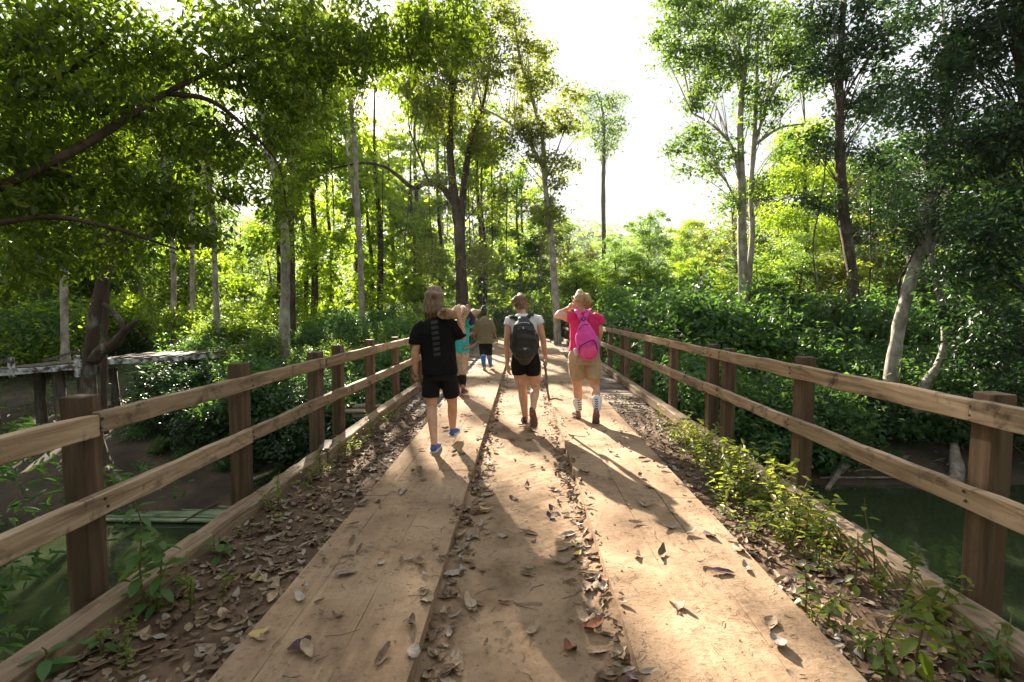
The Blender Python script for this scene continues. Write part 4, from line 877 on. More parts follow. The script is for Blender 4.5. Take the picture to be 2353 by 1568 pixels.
bigplant('leggy bright yellow green plant at the bottom right', 2100, 1545, .03, .34, .06, .10, 9, 10, mat=M['leaf_lit'])
bigplant('low branching plant left of the leggy bright one at the bottom right', 2040, 1560, .03, .2, -.04, .07, 7, 11, mat=M['leaf_weed'])
bigplant('green plant against the kerb in the bottom right corner', 2290, 1560, .03, .22, .0, .07, 7, 12, mat=M['leaf_plant'])
bigplant('leafy plant with upright stem in the litter on the right', 1850, 1400, .03, .27, .0, .07, 8, 13)
bigplant('feathery plant sticking out past the right kerb', 1765, 1090, .05, .34, .08, .09, 12, 14, mat=M['leaf_lit'])
bigplant('low leafy plant in the litter beside the right track', 1905, 1430, .03, .2, .05, .075, 7, 15)

# ------------------------------------------------------------------ fallen leaves, twigs, crumbs
def deadleaf(L_, wd, curl, twist, seed, crumple=0.1):
    r = random.Random(seed); V, F = [], []; ns = 6
    for i in range(ns + 1):
        t = i / ns; w = wd * (math.sin(math.pi * (0.04 + .93 * t)) ** .75); w *= 1 + r.uniform(-.15, .15)
        a = twist * (t - .5); zc_ = curl * L_ * (4 * (t - .5) ** 2)
        for s in (-1, -.5, 0, .5, 1):
            z = zc_ + abs(s) ** 1.6 * w * .45 * (1 if seed % 3 else -.5) + a * s * w + r.uniform(-1, 1) * crumple * L_ * .3
            V.append((s * w * .9, (t - .5) * L_, z))
    for i in range(ns):
        for j in range(4): F.append((i * 5 + j, i * 5 + j + 1, i * 5 + j + 6, i * 5 + j + 5))
    V = np.array(V); V[:, 2] -= V[:, 2].min() - .002
    return V, [np.array(F)]
def deadmat(name, c, c2):
    return noisemat(name, [c, c2], 40, 0.75, 0.4, 90, dist=.004, objrand=True)
DM = {'tan': deadmat('tan dead leaf', (0.20, 0.14, 0.09), (0.38, 0.29, 0.20)), 'brown': deadmat('brown dead leaf', (0.09, 0.055, 0.035), (0.19, 0.125, 0.08)), 'grey': deadmat('grey dead leaf', (0.20, 0.17, 0.145), (0.36, 0.31, 0.27)),
      'purple': deadmat('purple dead leaf', (0.07, 0.035, 0.05), (0.13, 0.08, 0.10)), 'red': deadmat('red dead leaf', (0.18, 0.05, 0.03), (0.30, 0.13, 0.07)), 'yellow': deadmat('yellow dead leaf', (0.5, 0.33, 0.10), (0.55, 0.45, 0.2))}
dv = []
for k in range(9):
    v, f = deadleaf([.10, .12, .09, .11, .13, .08, .10, .12, .07][k], [.024, .026, .032, .020, .027, .03, .034, .022, .026][k], [.05, .18, .08, .25, .03, .12, .2, .1, .3][k], [.3, -.5, .6, .2, -.2, .8, -.6, .4, .9][k], k + 1, [.08, .1, .14, .08, .06, .18, .16, .1, .2][k])
    dv.append((v, f))
dmesh = {}
def dead(x, y, z, i, colr, label, sc=1.0):
    if (i, colr) not in dmesh: dmesh[(i, colr)] = mesh_np('fallen_leaf', dv[i][0], dv[i][1], DM[colr], True)
    o = link(bpy.data.objects.new('fallen_leaf', dmesh[(i, colr)])); o.location = (x, y, z); o.rotation_euler = (rl.uniform(-.2, .2), rl.uniform(-.25, .25), rl.uniform(0, 6.28)); o.scale = (sc,) * 3
    props(o, label, 'fallen leaf', 'fallen leaves on the bridge'); return o
rl = random.Random(77)
def surfz(x, y):
    if -1.3 < x < -.475 or .5 < x < 1.43: return .092
    if -.475 <= x <= .5: return float(zc(np.array(x), np.array(y)))
    return float(zs(np.array(x), np.array(y)))
def zone(x):
    return 'on the left plank track' if -1.3 < x < -.475 else 'on the right plank track' if .5 < x < 1.43 else 'in the middle channel' if -.475 <= x <= .5 else 'in the litter by the left kerb' if x < 0 else 'in the litter by the right kerb'
nleaf = 0
ADJ = {'tan': 'pale tan', 'brown': 'brown', 'grey': 'greyish', 'purple': 'dark purple', 'red': 'reddish', 'yellow': 'yellowish'}
big = [(795, 1330, 'grey', 'pale crumpled leaf flat on the left track, left of centre'), (690, 1387, 'grey', 'curled grey leaf near the outer edge of the left track'), (598, 1468, 'yellow', 'ragged yellowish leaf near the bottom left of the left track'), (945, 1295, 'grey', 'silvery pale leaf beside the inner edge of the left track'),
       (1045, 1300, 'grey', None), (1155, 1215, 'grey', None), (1263, 1170, 'purple', None), (1300, 1243, 'tan', 'pale leaf curled on the middle dirt above centre'), (1350, 1408, 'tan', None), (1375, 1475, 'tan', None), (1535, 1222, 'grey', 'large pale lobed leaf on the right track'), (1630, 1240, 'purple', 'dark purple crumpled leaf on the right track'), (1520, 1283, 'brown', None), (1655, 1325, 'purple', 'dark curled leaf on the right track below the purple one'), (1697, 1273, 'tan', None), (1790, 1495, 'grey', 'pale folded leaf at the outer edge of the right track'), (1850, 1410, 'brown', None), (868, 1160, 'tan', None), (925, 1135, 'brown', None), (1080, 1368, 'tan', None), (1050, 1497, 'tan', 'long flat tan leaf at the bottom of the middle channel'), (995, 1480, 'tan', None), (1030, 1540, 'tan', None), (1180, 1130, 'brown', None), (1345, 1335, 'grey', None), (1385, 1320, 'red', 'small red and white leaf at the inner edge of the right track'), (1310, 1465, 'red', None), (1380, 1540, 'brown', None), (1425, 1480, 'tan', None), (1060, 1250, 'tan', None), (1080, 1220, 'grey', None), (1370, 1260, 'tan', None), (1355, 1220, 'red', None), (690, 1500, 'purple', 'small purple leaf beside the ragged yellowish one'), (880, 1520, 'brown', None), (1560, 1405, 'tan', None), (1770, 1445, 'tan', None), (1480, 1168, 'tan', None), (640, 1275, 'brown', None), (540, 1350, 'grey', None), (590, 1310, 'yellow', None), (1605, 1150, 'tan', None)]
for k, (px, py, c, lab) in enumerate(big):
    p = atz(px, py, .07); dead(p.x, p.y, surfz(p.x, p.y) + .001, k % 9, c, lab or f'{ADJ[c]} fallen leaf {zone(p.x)}', rl.uniform(.95, 1.35)); nleaf += 1
while nleaf < 298:
    r = rl.random()
    if r < .18: x, y = rl.uniform(-1.3, 1.43), rl.uniform(1.9, 7)
    elif r < .5: x, y = rl.choice([rl.gauss(-.38, .07), rl.gauss(.40, .07)]), rl.uniform(1.9, 5.5)
    elif r < .78: x, y = rl.uniform(-2.05, -1.33), 1.9 + rl.random() ** 1.3 * 4.5
    else: x, y = rl.uniform(1.45, 2.15), 1.9 + rl.random() ** 1.3 * 4.5
    c = rl.choices(['tan', 'brown', 'grey', 'purple', 'red', 'yellow'], [34, 40, 18, 3, 2, 3])[0]
    dead(x, y, surfz(x, y) + rl.uniform(0, .012), rl.randrange(9), c, f'{ADJ[c]} fallen leaf {zone(x)}', rl.uniform(.65, 1.25)); nleaf += 1
# the rest of the litter
def litter(nn, colr, seed, sizes):
    r = random.Random(seed); ps = []
    for _ in range(nn):
        q = r.random()
        if q < .40: x, y = r.uniform(-2.06, -1.31), 1.3 + r.random() ** 1.6 * 8
        elif q < .80: x, y = r.uniform(1.44, 2.17), 1.3 + r.random() ** 1.6 * 8
        elif q < .94: x, y = r.choice([r.gauss(-.40, .05), r.gauss(.43, .05)]), 1.6 + r.random() ** 1.4 * 12
        else: x, y = r.uniform(-1.3, 1.43), 1.8 + r.random() ** 1.2 * 18
        if r.random() < .06: x, y = r.choice([r.uniform(-2.1, -1.3), r.uniform(1.45, 2.2)]), r.uniform(8, 22)
        s = r.uniform(*sizes); v, f = dv[r.randrange(9)]
        v = v[:, :] * s
        Rm = np.array(Euler((r.uniform(-.32, .32), r.uniform(-.32, .32), r.uniform(0, 6.28))).to_matrix())
        v = v @ Rm.T + np.array([x, y, surfz(x, y) + r.uniform(0, .02)]); ps.append((v, f))
    return join(ps)
for k, (c, nn) in enumerate([('brown', 2900), ('tan', 1500), ('grey', 900)]):
    v, f = litter(nn, c, 200 + k, (.3, .85)); solo('leaf_litter', v, f, DM[c], label=f'{ADJ[c]} dry leaf litter strewn over the bridge deck', cat='leaf litter', kind='stuff', smooth=True)
ps = []
for _ in range(1500):
    x, y = rl.uniform(-2.05, 2.15), 1.6 + rl.random() ** 1.6 * 12; L_ = rl.uniform(.012, .07) if rl.random() < .93 else rl.uniform(.1, .2); a = rl.uniform(0, 6.28); z = surfz(x, y) + .003; r_ = rl.uniform(.0008, .0022)
    ps.append(tube([(x, y, z), (x + math.cos(a) * L_ * .5, y + math.sin(a) * L_ * .5, z + rl.uniform(0, .008)), (x + math.cos(a + .3) * L_, y + math.sin(a + .3) * L_, z)], [r_, r_, r_ * .5], 4, 1))
v, f = join(ps); solo('twig_litter', v, f, M['twig'], label='tiny dry twigs and stalks scattered over the deck', cat='twigs', kind='stuff')
# soil crumbs and pebbles
n = 7000
cx_ = np.where(rng.random(n) < .5, rng.uniform(-1.3, 1.43, n), np.where(rng.random(n) < .5, rng.normal(-.42, .06, n), rng.normal(.45, .06, n))); cy_ = 1.6 + rng.random(n) ** 1.5 * 8
cz_ = np.array([surfz(a, b) for a, b in zip(cx_, cy_)])
sz = rng.exponential(.0014, n) + .0009; sz = np.minimum(sz, .009)
oct_ = np.array([(1, 0, 0), (0, 1, 0), (-1, 0, 0), (0, -1, 0), (0, 0, .8), (0, 0, -.4)], float); of = np.array([(0, 1, 4), (1, 2, 4), (2, 3, 4), (3, 0, 4)])
vv = (oct_[None] * (1 + rng.uniform(-.4, .4, (n, 6, 1)))) * sz[:, None, None] + np.stack([cx_, cy_, cz_], 1)[:, None, :]
ff = (of[None] + (np.arange(n) * 6)[:, None, None]).reshape(-1, 3)
solo('soil_crumbs', vv.reshape(-1, 3), [ff], M['dirt'], label='loose crumbs of soil scattered on the plank tracks', cat='soil', kind='stuff')

# ------------------------------------------------------------------ people
def remesh(parts_, vox, it=6, fac=0.6):
    v, f = join(parts_); me = mesh_np('tmp', v, f, [])
    o = link(bpy.data.objects.new('tmp', me))
    m = o.modifiers.new('r', 'REMESH'); m.mode = 'VOXEL'; m.voxel_size = vox; m.use_smooth_shade = True
    s = o.modifiers.new('s', 'SMOOTH'); s.iterations = it; s.factor = fac
    dg = bpy.context.evaluated_depsgraph_get(); dg.update()
    ev = o.evaluated_get(dg); m2 = bpy.data.meshes.new_from_object(ev)
    vs = np.zeros(len(m2.vertices) * 3, dtype=np.float32); m2.vertices.foreach_get('co', vs)
    lv = np.zeros(len(m2.loops), dtype=np.int32); m2.loops.foreach_get('vertex_index', lv)
    tot = np.zeros(len(m2.polygons), dtype=np.int32); m2.polygons.foreach_get('loop_total', tot)
    bpy.data.objects.remove(o); bpy.data.meshes.remove(me); bpy.data.meshes.remove(m2)
    vs = vs.reshape(-1, 3).astype(float)
    if (tot == 4).all(): return vs, [lv.reshape(-1, 4)]
    st = np.concatenate([[0], np.cumsum(tot)[:-1]]); fl = []
    for k in (3, 4):
        idx = st[tot == k]
        if len(idx): fl.append(lv[idx[:, None] + np.arange(k)])
    return vs, fl
def folds(v, amp=0.006, sx=9, sz=5, seed=0):
    """cloth creases"""
    c = v.mean(axis=0); out = v.copy()
    for i, p in enumerate(v):
        q = Vector((p[0] * sx + seed, p[1] * sx, p[2] * sz + p[0] * 3)); k = (1 - abs(noise.noise(q)) * 2.2) * amp + noise.noise(q * .4) * amp
        d = Vector((p[0] - c[0], p[1] - c[1], 0)); L_ = d.length or 1
        out[i] += np.array(d / L_) * k
    return out
skin = plain('skin', (0.56, 0.32, 0.22), .5, 0.1, 90, sss=0.12)
skin_d = plain('tanned skin', (0.30, 0.16, 0.10), .55, 0.1, 90, sss=0.1)
def Vc(p, *o): return Vector(p) + Vector(o)
def limb(a, b, c, rs, bulge=Vector((0, -.012, 0))):
    a, b, c = Vector(a), Vector(b), Vector(c)
    return loft([a, a.lerp(b, .5), b, b.lerp(c, .3) + bulge, b.lerp(c, .65) + bulge * .3, c], rs, n=14)
def hand(w, d, nrm, side, curl=0.5, s=1.0):
    """palm and five fingers; w wrist, d direction to the fingers, nrm back of the hand"""
    w = Vector(w); d = Vector(d).normalized(); nrm = Vector(nrm); nrm = (nrm - d * nrm.dot(d)).normalized(); u = d.cross(nrm) * side
    ps = [loft([w - d * .02, w + d * .02 * s, w + d * .06 * s, w + d * .09 * s], [(.026 * s, .019 * s), (.03 * s, .016 * s), (.038 * s, .014 * s), (.036 * s, .012 * s)], right=u, n=10)]
    for k, (off, ln) in enumerate([(-.029, .062), (-.010, .072), (.010, .068), (.028, .054)]):
        p0 = w + d * .085 * s + u * off * s; dd = (d * math.cos(curl * .5) - nrm * math.sin(curl * .5)).normalized(); p1 = p0 + dd * ln * .45 * s
        d2 = (d * math.cos(curl * 1.4) - nrm * math.sin(curl * 1.4)).normalized(); p2 = p1 + d2 * ln * .32 * s
        d3 = (d * math.cos(curl * 2.3) - nrm * math.sin(curl * 2.3)).normalized(); p3 = p2 + d3 * ln * .25 * s
        ps.append(loft([p0, p1, p2, p3], [.0095 * s, .0088 * s, .008 * s, .0065 * s], right=u, n=8))
    t0 = w + d * .025 * s - u * .026 * s; t1 = t0 + (d * .7 - u * .6 - nrm * .35).normalized() * .035 * s; t2 = t1 + (d * .9 - u * .1 - nrm * .5).normalized() * .03 * s
    ps.append(loft([t0, t1, t2], [.014 * s, .0105 * s, .008 * s], right=u, n=8))
    return ps
def headgeo(c, fwd, s=1.0, up=Vector((0, 0, 1))):
    c = Vector(c); f = Vector(fwd).normalized(); r = f.cross(up).normalized()
    ps = [loft([c - up * .115 * s + f * .02, c - up * .07 * s + f * .018, c - up * .02 * s + f * .005, c + up * .04 * s, c + up * .085 * s], [(.035 * s, .045 * s), (.058 * s, .075 * s), (.072 * s, .09 * s), (.076 * s, .096 * s), (.055 * s, .072 * s)], right=r, n=16)]
    ps.append(loft([c + f * .09 * s + up * .02 * s, c + f * .108 * s - up * .02 * s, c + f * .092 * s - up * .032 * s], [.010 * s, .013 * s, .012 * s], n=8))   # nose
    ps.append(loft([c + f * .085 * s - up * .062 * s - r * .02, c + f * .093 * s - up * .062 * s, c + f * .085 * s - up * .062 * s + r * .02], [.008, .010, .008], n=8))  # lips
    for k in (-1, 1):
        e = c + r * k * .076 * s - up * .008 * s; ps.append(loft([e - up * .024 * s, e + up * .005 * s + r * k * .008, e + up * .026 * s + r * k * .010], [(.006, .014), (.008, .018), (.007, .012)], n=8))
    return ps
eyem = plain('eye', (0.75, 0.72, 0.7), .2); irism = plain('iris', (0.05, 0.04, 0.03), .2)
def eyes(c, fwd, s, parent, up=Vector((0, 0, 1))):
    c = Vector(c); f = Vector(fwd).normalized(); r = f.cross(up).normalized()
    for k in (-1, 1):
        e = c + r * k * .031 * s + f * .083 * s + up * .005
        v, fl = loft([e - r * .006, e, e + r * .006], [.008, .012, .008], n=8); o = part('eye', v, fl, eyem, parent, smooth=True)
        v, fl = loft([e + f * .008, e + f * .0125], [.005, .004], n=8); part('iris', v, fl, irism, o, smooth=True)
def shoe(heel, toe, up, parent, mat, solemat, w=0.045, collar=True, name='shoe', h=0.075):
    heel, toe, up = Vector(heel), Vector(toe), Vector(up).normalized(); d = (toe - heel); L_ = d.length; d.normalize(); up = (up - d * up.dot(d)).normalized(); r = d.cross(up)
    P = lambda t, z: heel + d * L_ * t + up * z
    ups = [loft([P(.02, .05), P(.12, .052), P(.3, .055), P(.55, .046), P(.8, .036), P(.95, .028)], [(w * .72, .036), (w * .8, .045), (w * .82, .047), (w * .95, .034), (w * .9, .024), (w * .55, .014)], right=r, n=14),
           loft([P(.17, .05), P(.15, h), P(.14, h + .025)], [(w * .75, .05), (w * .68, .046), (w * .70, .047)], right=r, n=12, cap='flat')]
    v, f = remesh(ups, .006, 3); o = part(name, v, f, mat, parent, smooth=True)
    v, f = loft([P(-.01, .014), P(.04, .014), P(.2, .014), P(.45, .014), P(.72, .014), P(.92, .016), P(1.0, .02)], [(w * .55, .014), (w * .82, .017), (w * .88, .017), (w * .86, .015), (w * 1.04, .015), (w * .85, .013), (w * .4, .010)], right=r, n=16, sup=3.2)
    part('sole', v, f, solemat, o, smooth=True)
    return o
def bvh_of(o):
    b = BASE[o.name]; me = o.data; vs = [v.co + b for v in me.vertices]; return BVHTree.FromPolygons(vs, [tuple(p.vertices) for p in me.polygons])
def decal(name, poly, target, mat, parent, fn, Y0=3.0, off=0.003, nsub=6):
    """a printed or sewn shape laid on the surface seen from behind; poly = quad corners a,b,c,d; fn maps to points"""
    bv = bvh_of(target); a, b, c, d = [Vector((*p, 0)) for p in poly]; V = []
    for i in range(nsub + 1):
        for j in range(nsub + 1):
            s, t = i / nsub, j / nsub; q = a.lerp(b, s).lerp(d.lerp(c, s), t); p = fn(q.x, q.y, Y0)
            o0 = Vector((0, 0, HC)); dr = (p - o0).normalized(); hit = bv.ray_cast(o0, dr)
            V.append(hit[0] + hit[1] * off * (1 if hit[1].dot(dr) < 0 else -1) if hit[0] else None)
    F = []
    for i in range(nsub):
        for j in range(nsub):
            q = [i * (nsub + 1) + j, i * (nsub + 1) + j + 1, (i + 1) * (nsub + 1) + j + 1, (i + 1) * (nsub + 1) + j]
            if all(V[k] is not None for k in q): F.append(q)
    if not F: return None
    V = [tuple(x) if x is not None else (0, 0, 0) for x in V]
    # drop unused vertices, add thickness
    idx = sorted({k for q in F for k in q}); mp_ = {k: i for i, k in enumerate(idx)}
    vs = np.array([V[k] for k in idx]); F = np.array([[mp_[k] for k in q] for q in F])
    return part(name, vs, [F], mat, parent, smooth=True)
def hairgeo(paths, r0, r1):
    return [loft(p, [r0] * (len(p) - 1) + [r1], n=3, cap='flat') for p in paths]

black_tee = plain('black cotton', (0.008, 0.008, 0.010), .9, .4, 60, spec=.15); black_sh = plain('black shorts cloth', (0.009, 0.009, 0.011), .85, .35, 60, spec=.18)
stripe_m = plain('dark grey print', (0.035, 0.038, 0.046), .8); blue_sh = plain('blue mesh shoe', (0.05, 0.10, 0.36), .6, .3, 300); white_so = plain('white sole', (0.6, 0.6, 0.62), .6)
def hairmat(name, c1, c2, c3):
    m, n, b, o = newmat(name); g = N(n, 'ShaderNodeNewGeometry'); tcn = N(n, 'ShaderNodeTexCoord'); mpn = N(n, 'ShaderNodeMapping'); mpn.inputs['Scale'].default_value = (1, 1, .12); n.links.new(tcn.outputs['Object'], mpn.inputs[0])
    z = N(n, 'ShaderNodeTexNoise', Scale=110, Detail=4); n.links.new(mpn.outputs[0], z.inputs['Vector'])
    r = ramp(n, [(.3, c1), (.5, c2), (.68, c3)]); n.links.new(z.outputs['Fac'], r.inputs[0]); n.links.new(r.outputs[0], b.inputs['Base Color']); b.inputs['Roughness'].default_value = .5
    bp = N(n, 'ShaderNodeBump', Strength=.7, Distance=.006); n.links.new(z.outputs['Fac'], bp.inputs['Height']); n.links.new(bp.outputs[0], b.inputs['Normal']); return m
hair_b = hairmat('light brown hair', (0.08, 0.05, 0.032), (0.20, 0.135, 0.09), (0.38, 0.28, 0.19))
hair_w = hairmat('brown hair', (0.09, 0.045, 0.025), (0.20, 0.12, 0.07), (0.36, 0.24, 0.14))
hair_y = hairmat('blond hair', (0.26, 0.16, 0.08), (0.45, 0.32, 0.17), (0.62, 0.48, 0.28))

# ---- man in black
def A(cx, cy, Y): return at(919.2 + .2638 * cx, 649.2 + .2638 * cy, Y)
Y0 = 5.35
p1 = thing('person', 'long haired man in black t-shirt and black shorts with log on his shoulder', 'person', Vector((A(300, 1500, 5.15).x, Y0, 0.09)))
hd = A(303, 160, Y0 + .02); nk = A(292, 285, Y0); ch = A(312, 420, Y0); pel = A(348, 735, Y0)
lsh, rsh = A(185, 410, Y0 - .02), A(455, 390, Y0)
lel, lwr = A(128, 610, Y0 - .06), A(135, 780, Y0 - .02)
rel, rwr = A(555, 500, Y0 + .02), A(512, 300, Y0 - .04)
lhip, rhip = A(275, 830, Y0), A(425, 830, Y0)
lkn, lan = A(275, 1085, Y0 - .02), A(298, 1405, Y0 - .22)
rkn, ran = A(457, 1060, Y0 + .14), A(458, 1285, Y0 + .18)
bod = [loft([pel, pel.lerp(ch, .4), ch.lerp(pel, .15), ch + Vector((0, 0, .06)), nk], [(.15, .11), (.135, .10), (.17, .115), (.15, .09), (.055, .055)], n=18),
       loft([nk - Vector((0, 0, .04)), nk.lerp(hd, .5)], [.056, .052], n=12),
       limb(lhip, lkn, lan, [.085, .075, .056, .058, .045, .036]), limb(rhip, rkn, ran, [.085, .075, .056, .058, .045, .036]),
       loft([ran, ran + Vector((.03, .1, -.06))], [.03, .025]), loft([lan, lan + Vector((0, .1, -.06))], [.03, .025]),
       limb(lsh, lel, lwr, [.052, .047, .041, .042, .034, .026], Vector()), limb(rsh, rel, rwr, [.052, .050, .043, .043, .036, .027], Vector())] + headgeo(hd, (.1, 1, 0), 1.05)
v, f = remesh(bod, .011, 5)
hv, hf = join([(v, f)] + hand(lwr, A(155, 860, Y0 + .03) - lwr, (-1, -.3, 0), 1, .75) + hand(rwr, A(500, 225, Y0 - .02) - rwr, (.2, -1, 0), -1, .55))
part('body', hv, hf, skin, p1, smooth=True); eyes(hd, (.1, 1, 0), 1.05, p1)
sh = [loft([A(345, 800, Y0), A(340, 700, Y0), A(325, 560, Y0 + .01), A(315, 430, Y0), A(312, 360, Y0), A(300, 305, Y0 + .01)], [(.192, .135), (.185, .13), (.19, .13), (.205, .135), (.185, .105), (.085, .07)], n=22, cap='flat'),
      loft([A(215, 375, Y0), A(172, 400, Y0), A(145, 470, Y0 - .03), A(130, 545, Y0 - .05)], [.08, .072, .068, .068], n=14, cap='flat'), loft([A(420, 365, Y0), A(465, 385, Y0), A(502, 425, Y0), A(533, 485, Y0 + .015)], [.08, .072, .067, .066], n=14, cap='flat')]
v, f = remesh(sh, .012, 4); v = folds(v, .013, 8, 4, 3); shirt1 = part('shirt', v, f, black_tee, p1, smooth=True)
so_ = [loft([A(350, 760, Y0), A(350, 850, Y0)], [(.175, .125), (.185, .13)], n=20, cap='flat'), loft([A(285, 800, Y0), A(272, 900, Y0), A(268, 1000, Y0 - .01)], [(.10, .11), (.098, .105), (.098, .10)], n=16, cap='flat'), loft([A(420, 800, Y0), A(435, 900, Y0 + .03), A(448, 990, Y0 + .06)], [(.10, .11), (.098, .105), (.096, .10)], n=16, cap='flat')]
v, f = remesh(so_, .011, 4); v = folds(v, .007, 9, 4, 8); part('shorts', v, f, black_sh, p1, smooth=True)
hs_ = [loft([hd + Vector((0, -.01, .10)), hd + Vector((0, -.02, .06)), hd + Vector((-.005, -.03, 0)), hd + Vector((-.015, -.045, -.07)), hd + Vector((-.02, -.05, -.13)), hd + Vector((-.03, -.04, -.165))], [(.080, .085), (.104, .105), (.104, .09), (.108, .066), (.112, .05), (.095, .032)], n=18),
       loft([A(300, 104, Y0 - .13), A(300, 112, Y0 - .06)], [.03, .038], n=12), loft([A(240, 120, Y0 - .04), A(300, 118, Y0 - .1), A(365, 125, Y0 - .04)], [.016, .02, .016], n=8)]
v, f = remesh(hs_, .008, 2); v = folds(v, .006, 60, 3, 1)
st = []
for k in range(220):
    a = random.uniform(-2.6, -.5); x0 = hd + Vector((math.cos(a) * .095, math.sin(a) * .09, random.uniform(.0, .08))); dn = random.uniform(.14, .27)
    st.append([x0, x0 + Vector((math.cos(a) * .02, math.sin(a) * .012, -dn * .5)), x0 + Vector((math.cos(a) * .012 + random.uniform(-.02, .02), random.uniform(-.02, .01), -dn))])
v, f = join([(v, f)] + hairgeo(st, .0028, .0012)); part('hair', v, f, hair_b, p1, smooth=True)
for k in range(7):
    y0_ = 338 + k * 46.5; x0_ = 268 + k * 4.2; decal('shirt_stripe', [(x0_, y0_), (x0_ + 60, y0_ - 8), (x0_ + 61, y0_ + 18), (x0_ + 3, y0_ + 30)], shirt1, stripe_m, p1, A)
shoe(A(288, 1490, Y0 - .25) + Vector((0, 0, 0)), A(300, 1490, Y0 - .25) + Vector((.0, .27, -.005)), (0, 0, 1), p1, blue_sh, white_so, .05)
s2 = shoe(A(452, 1352, Y0 + .14), A(500, 1300, Y0 + .38), (0, -.25, 1), p1, blue_sh, white_so, .05)
for q in ([(468, 1318), (490, 1312), (486, 1322), (470, 1326)], [(488, 1311), (512, 1290), (508, 1298), (486, 1320)]):
    decal('shoe_mark', q, s2, white_so, p1, A, nsub=3)
bark_log = noisemat('log bark', [(0.08, 0.045, 0.025), (0.34, 0.24, 0.155), (0.55, 0.43, 0.31)], 16, .9, .9, 30, dist=.02, distort=1.0); cut_w = noisemat('rotten log end', [(0.05, 0.025, 0.015), (0.25, 0.13, 0.06), (0.5, 0.36, 0.22)], 22, .95, 1.0, 40, dist=.02, distort=1.5)
def log(label, pts, rs, name='log'):
    t = thing(name, label, 'log', pts[0]); v, f = tube(pts, rs, 16, 8, .8)
    for i in range(len(v)): v[i] += np.array(noise.noise_vector(Vector(v[i]) * 22)) * .012
    part('bark', v, f, bark_log, t, smooth=True)
    for e, q in ((0, 1), (-1, -2)):
        d = (Vector(pts[e]) - Vector(pts[q])).normalized(); p = Vector(pts[e]) + d * .003
        ps = []
        for k in range(9):
            a = k * .7; o = Vector((math.cos(a), 0, math.sin(a))) * rs[e] * random.uniform(.1, .6); ps.append(loft([p + o - d * .03, p + o + d * random.uniform(.0, .03)], [rs[e] * .35, rs[e] * .2], n=6))
        v, f = join(ps); part('log_end', v, f, cut_w, t, smooth=False)
    return t
log('thick bark covered log with rotten end resting on the shoulder of the man in black', [A(372, 268, Y0 - .22), A(440, 262, Y0 + .1), A(510, 262, Y0 + .45), A(540, 262, Y0 + .75)], [.068, .062, .066, .068])
log('short piece of broken wood in the left hand of the man in black', [A(135, 820, Y0 - .06), A(165, 850, Y0 + .02), A(195, 900, Y0 + .14)], [.032, .036, .03], 'broken_wood')

# ---- man in teal, walking ahead
Y0 = 8.6
p4 = thing('person', 'man in turquoise shirt and beige camouflage shorts half hidden behind the log', 'person', Vector((A(550, 985, Y0).x, Y0, 0.09)))
hd = A(520, 262, Y0 + .05); nk = A(522, 318, Y0)
bod = [loft([A(525, 600, Y0), A(520, 480, Y0), A(520, 360, Y0), nk], [(.13, .10), (.13, .10), (.15, .10), (.05, .05)], n=16), loft([nk, hd], [.05, .05]),
       limb(A(500, 620, Y0), A(505, 760, Y0 + .15), A(500, 920, Y0 + .3), [.08, .07, .055, .055, .045, .035]), limb(A(548, 620, Y0), A(548, 790, Y0), A(548, 940, Y0 - .02), [.08, .07, .055, .055, .045, .035]),
       limb(A(465, 360, Y0), A(440, 440, Y0 + .1), A(450, 520, Y0 + .2), [.05, .045, .04, .04, .033, .026], Vector()), limb(A(585, 355, Y0), A(632, 345, Y0 - .1), A(598, 258, Y0 - .1), [.05, .045, .04, .04, .033, .026], Vector())] + headgeo(hd, (0, 1, -.1), 1.0)
v, f = remesh(bod, .012, 4); hv, hf = join([(v, f)] + hand(A(598, 258, Y0 - .1), (-.1, 0, 1), (.5, -1, 0), -1, .8) + hand(A(450, 520, Y0 + .2), (0, .1, -1), (-1, 0, 0), 1, .6)); part('body', hv, hf, skin_d, p4, smooth=True); eyes(hd, (0, 1, 0), 1, p4)
v, f = remesh([loft([hd + Vector((0, 0, .105)), hd + Vector((0, -.02, .05)), hd + Vector((0, -.03, -.03)), hd + Vector((0, -.03, -.06))], [(.05, .06), (.082, .095), (.08, .08), (.06, .05)], n=16)], .009, 2); part('hair', v, f, hairmat('black hair', (.01, .008, .007), (.02, .015, .012), (.04, .03, .025)), p4, smooth=True)
teal = plain('turquoise cloth', (0.02, 0.36, 0.38), .75, .25, 120); navy = plain('navy sleeve', (0.015, 0.02, 0.045), .8)
v, f = remesh([loft([A(527, 612, Y0), A(522, 500, Y0), A(520, 380, Y0), A(520, 325, Y0)], [(.165, .13), (.16, .125), (.18, .12), (.08, .07)], n=20, cap='flat'), loft([A(560, 355, Y0), A(605, 362, Y0 - .06), A(618, 360, Y0 - .08)], [.08, .08, .078], n=12, cap='flat'), loft([A(475, 360, Y0), A(450, 420, Y0 + .06)], [.08, .07], n=12, cap='flat')], .012, 3); part('shirt', folds(v, .01, 9, 4, 2), f, teal, p4, smooth=True)
v, f = remesh([loft([A(605, 357, Y0 - .07), A(634, 345, Y0 - .1), A(630, 310, Y0 - .1), A(600, 262, Y0 - .1)], [.056, .056, .05, .042], n=12)], .01, 3); part('sleeve', v, f, navy, p4, smooth=True)
camo = noisemat('beige camouflage cloth', [(0.16, 0.12, 0.08), (0.36, 0.29, 0.21), (0.45, 0.38, 0.30)], 14, .85, .4, 50)
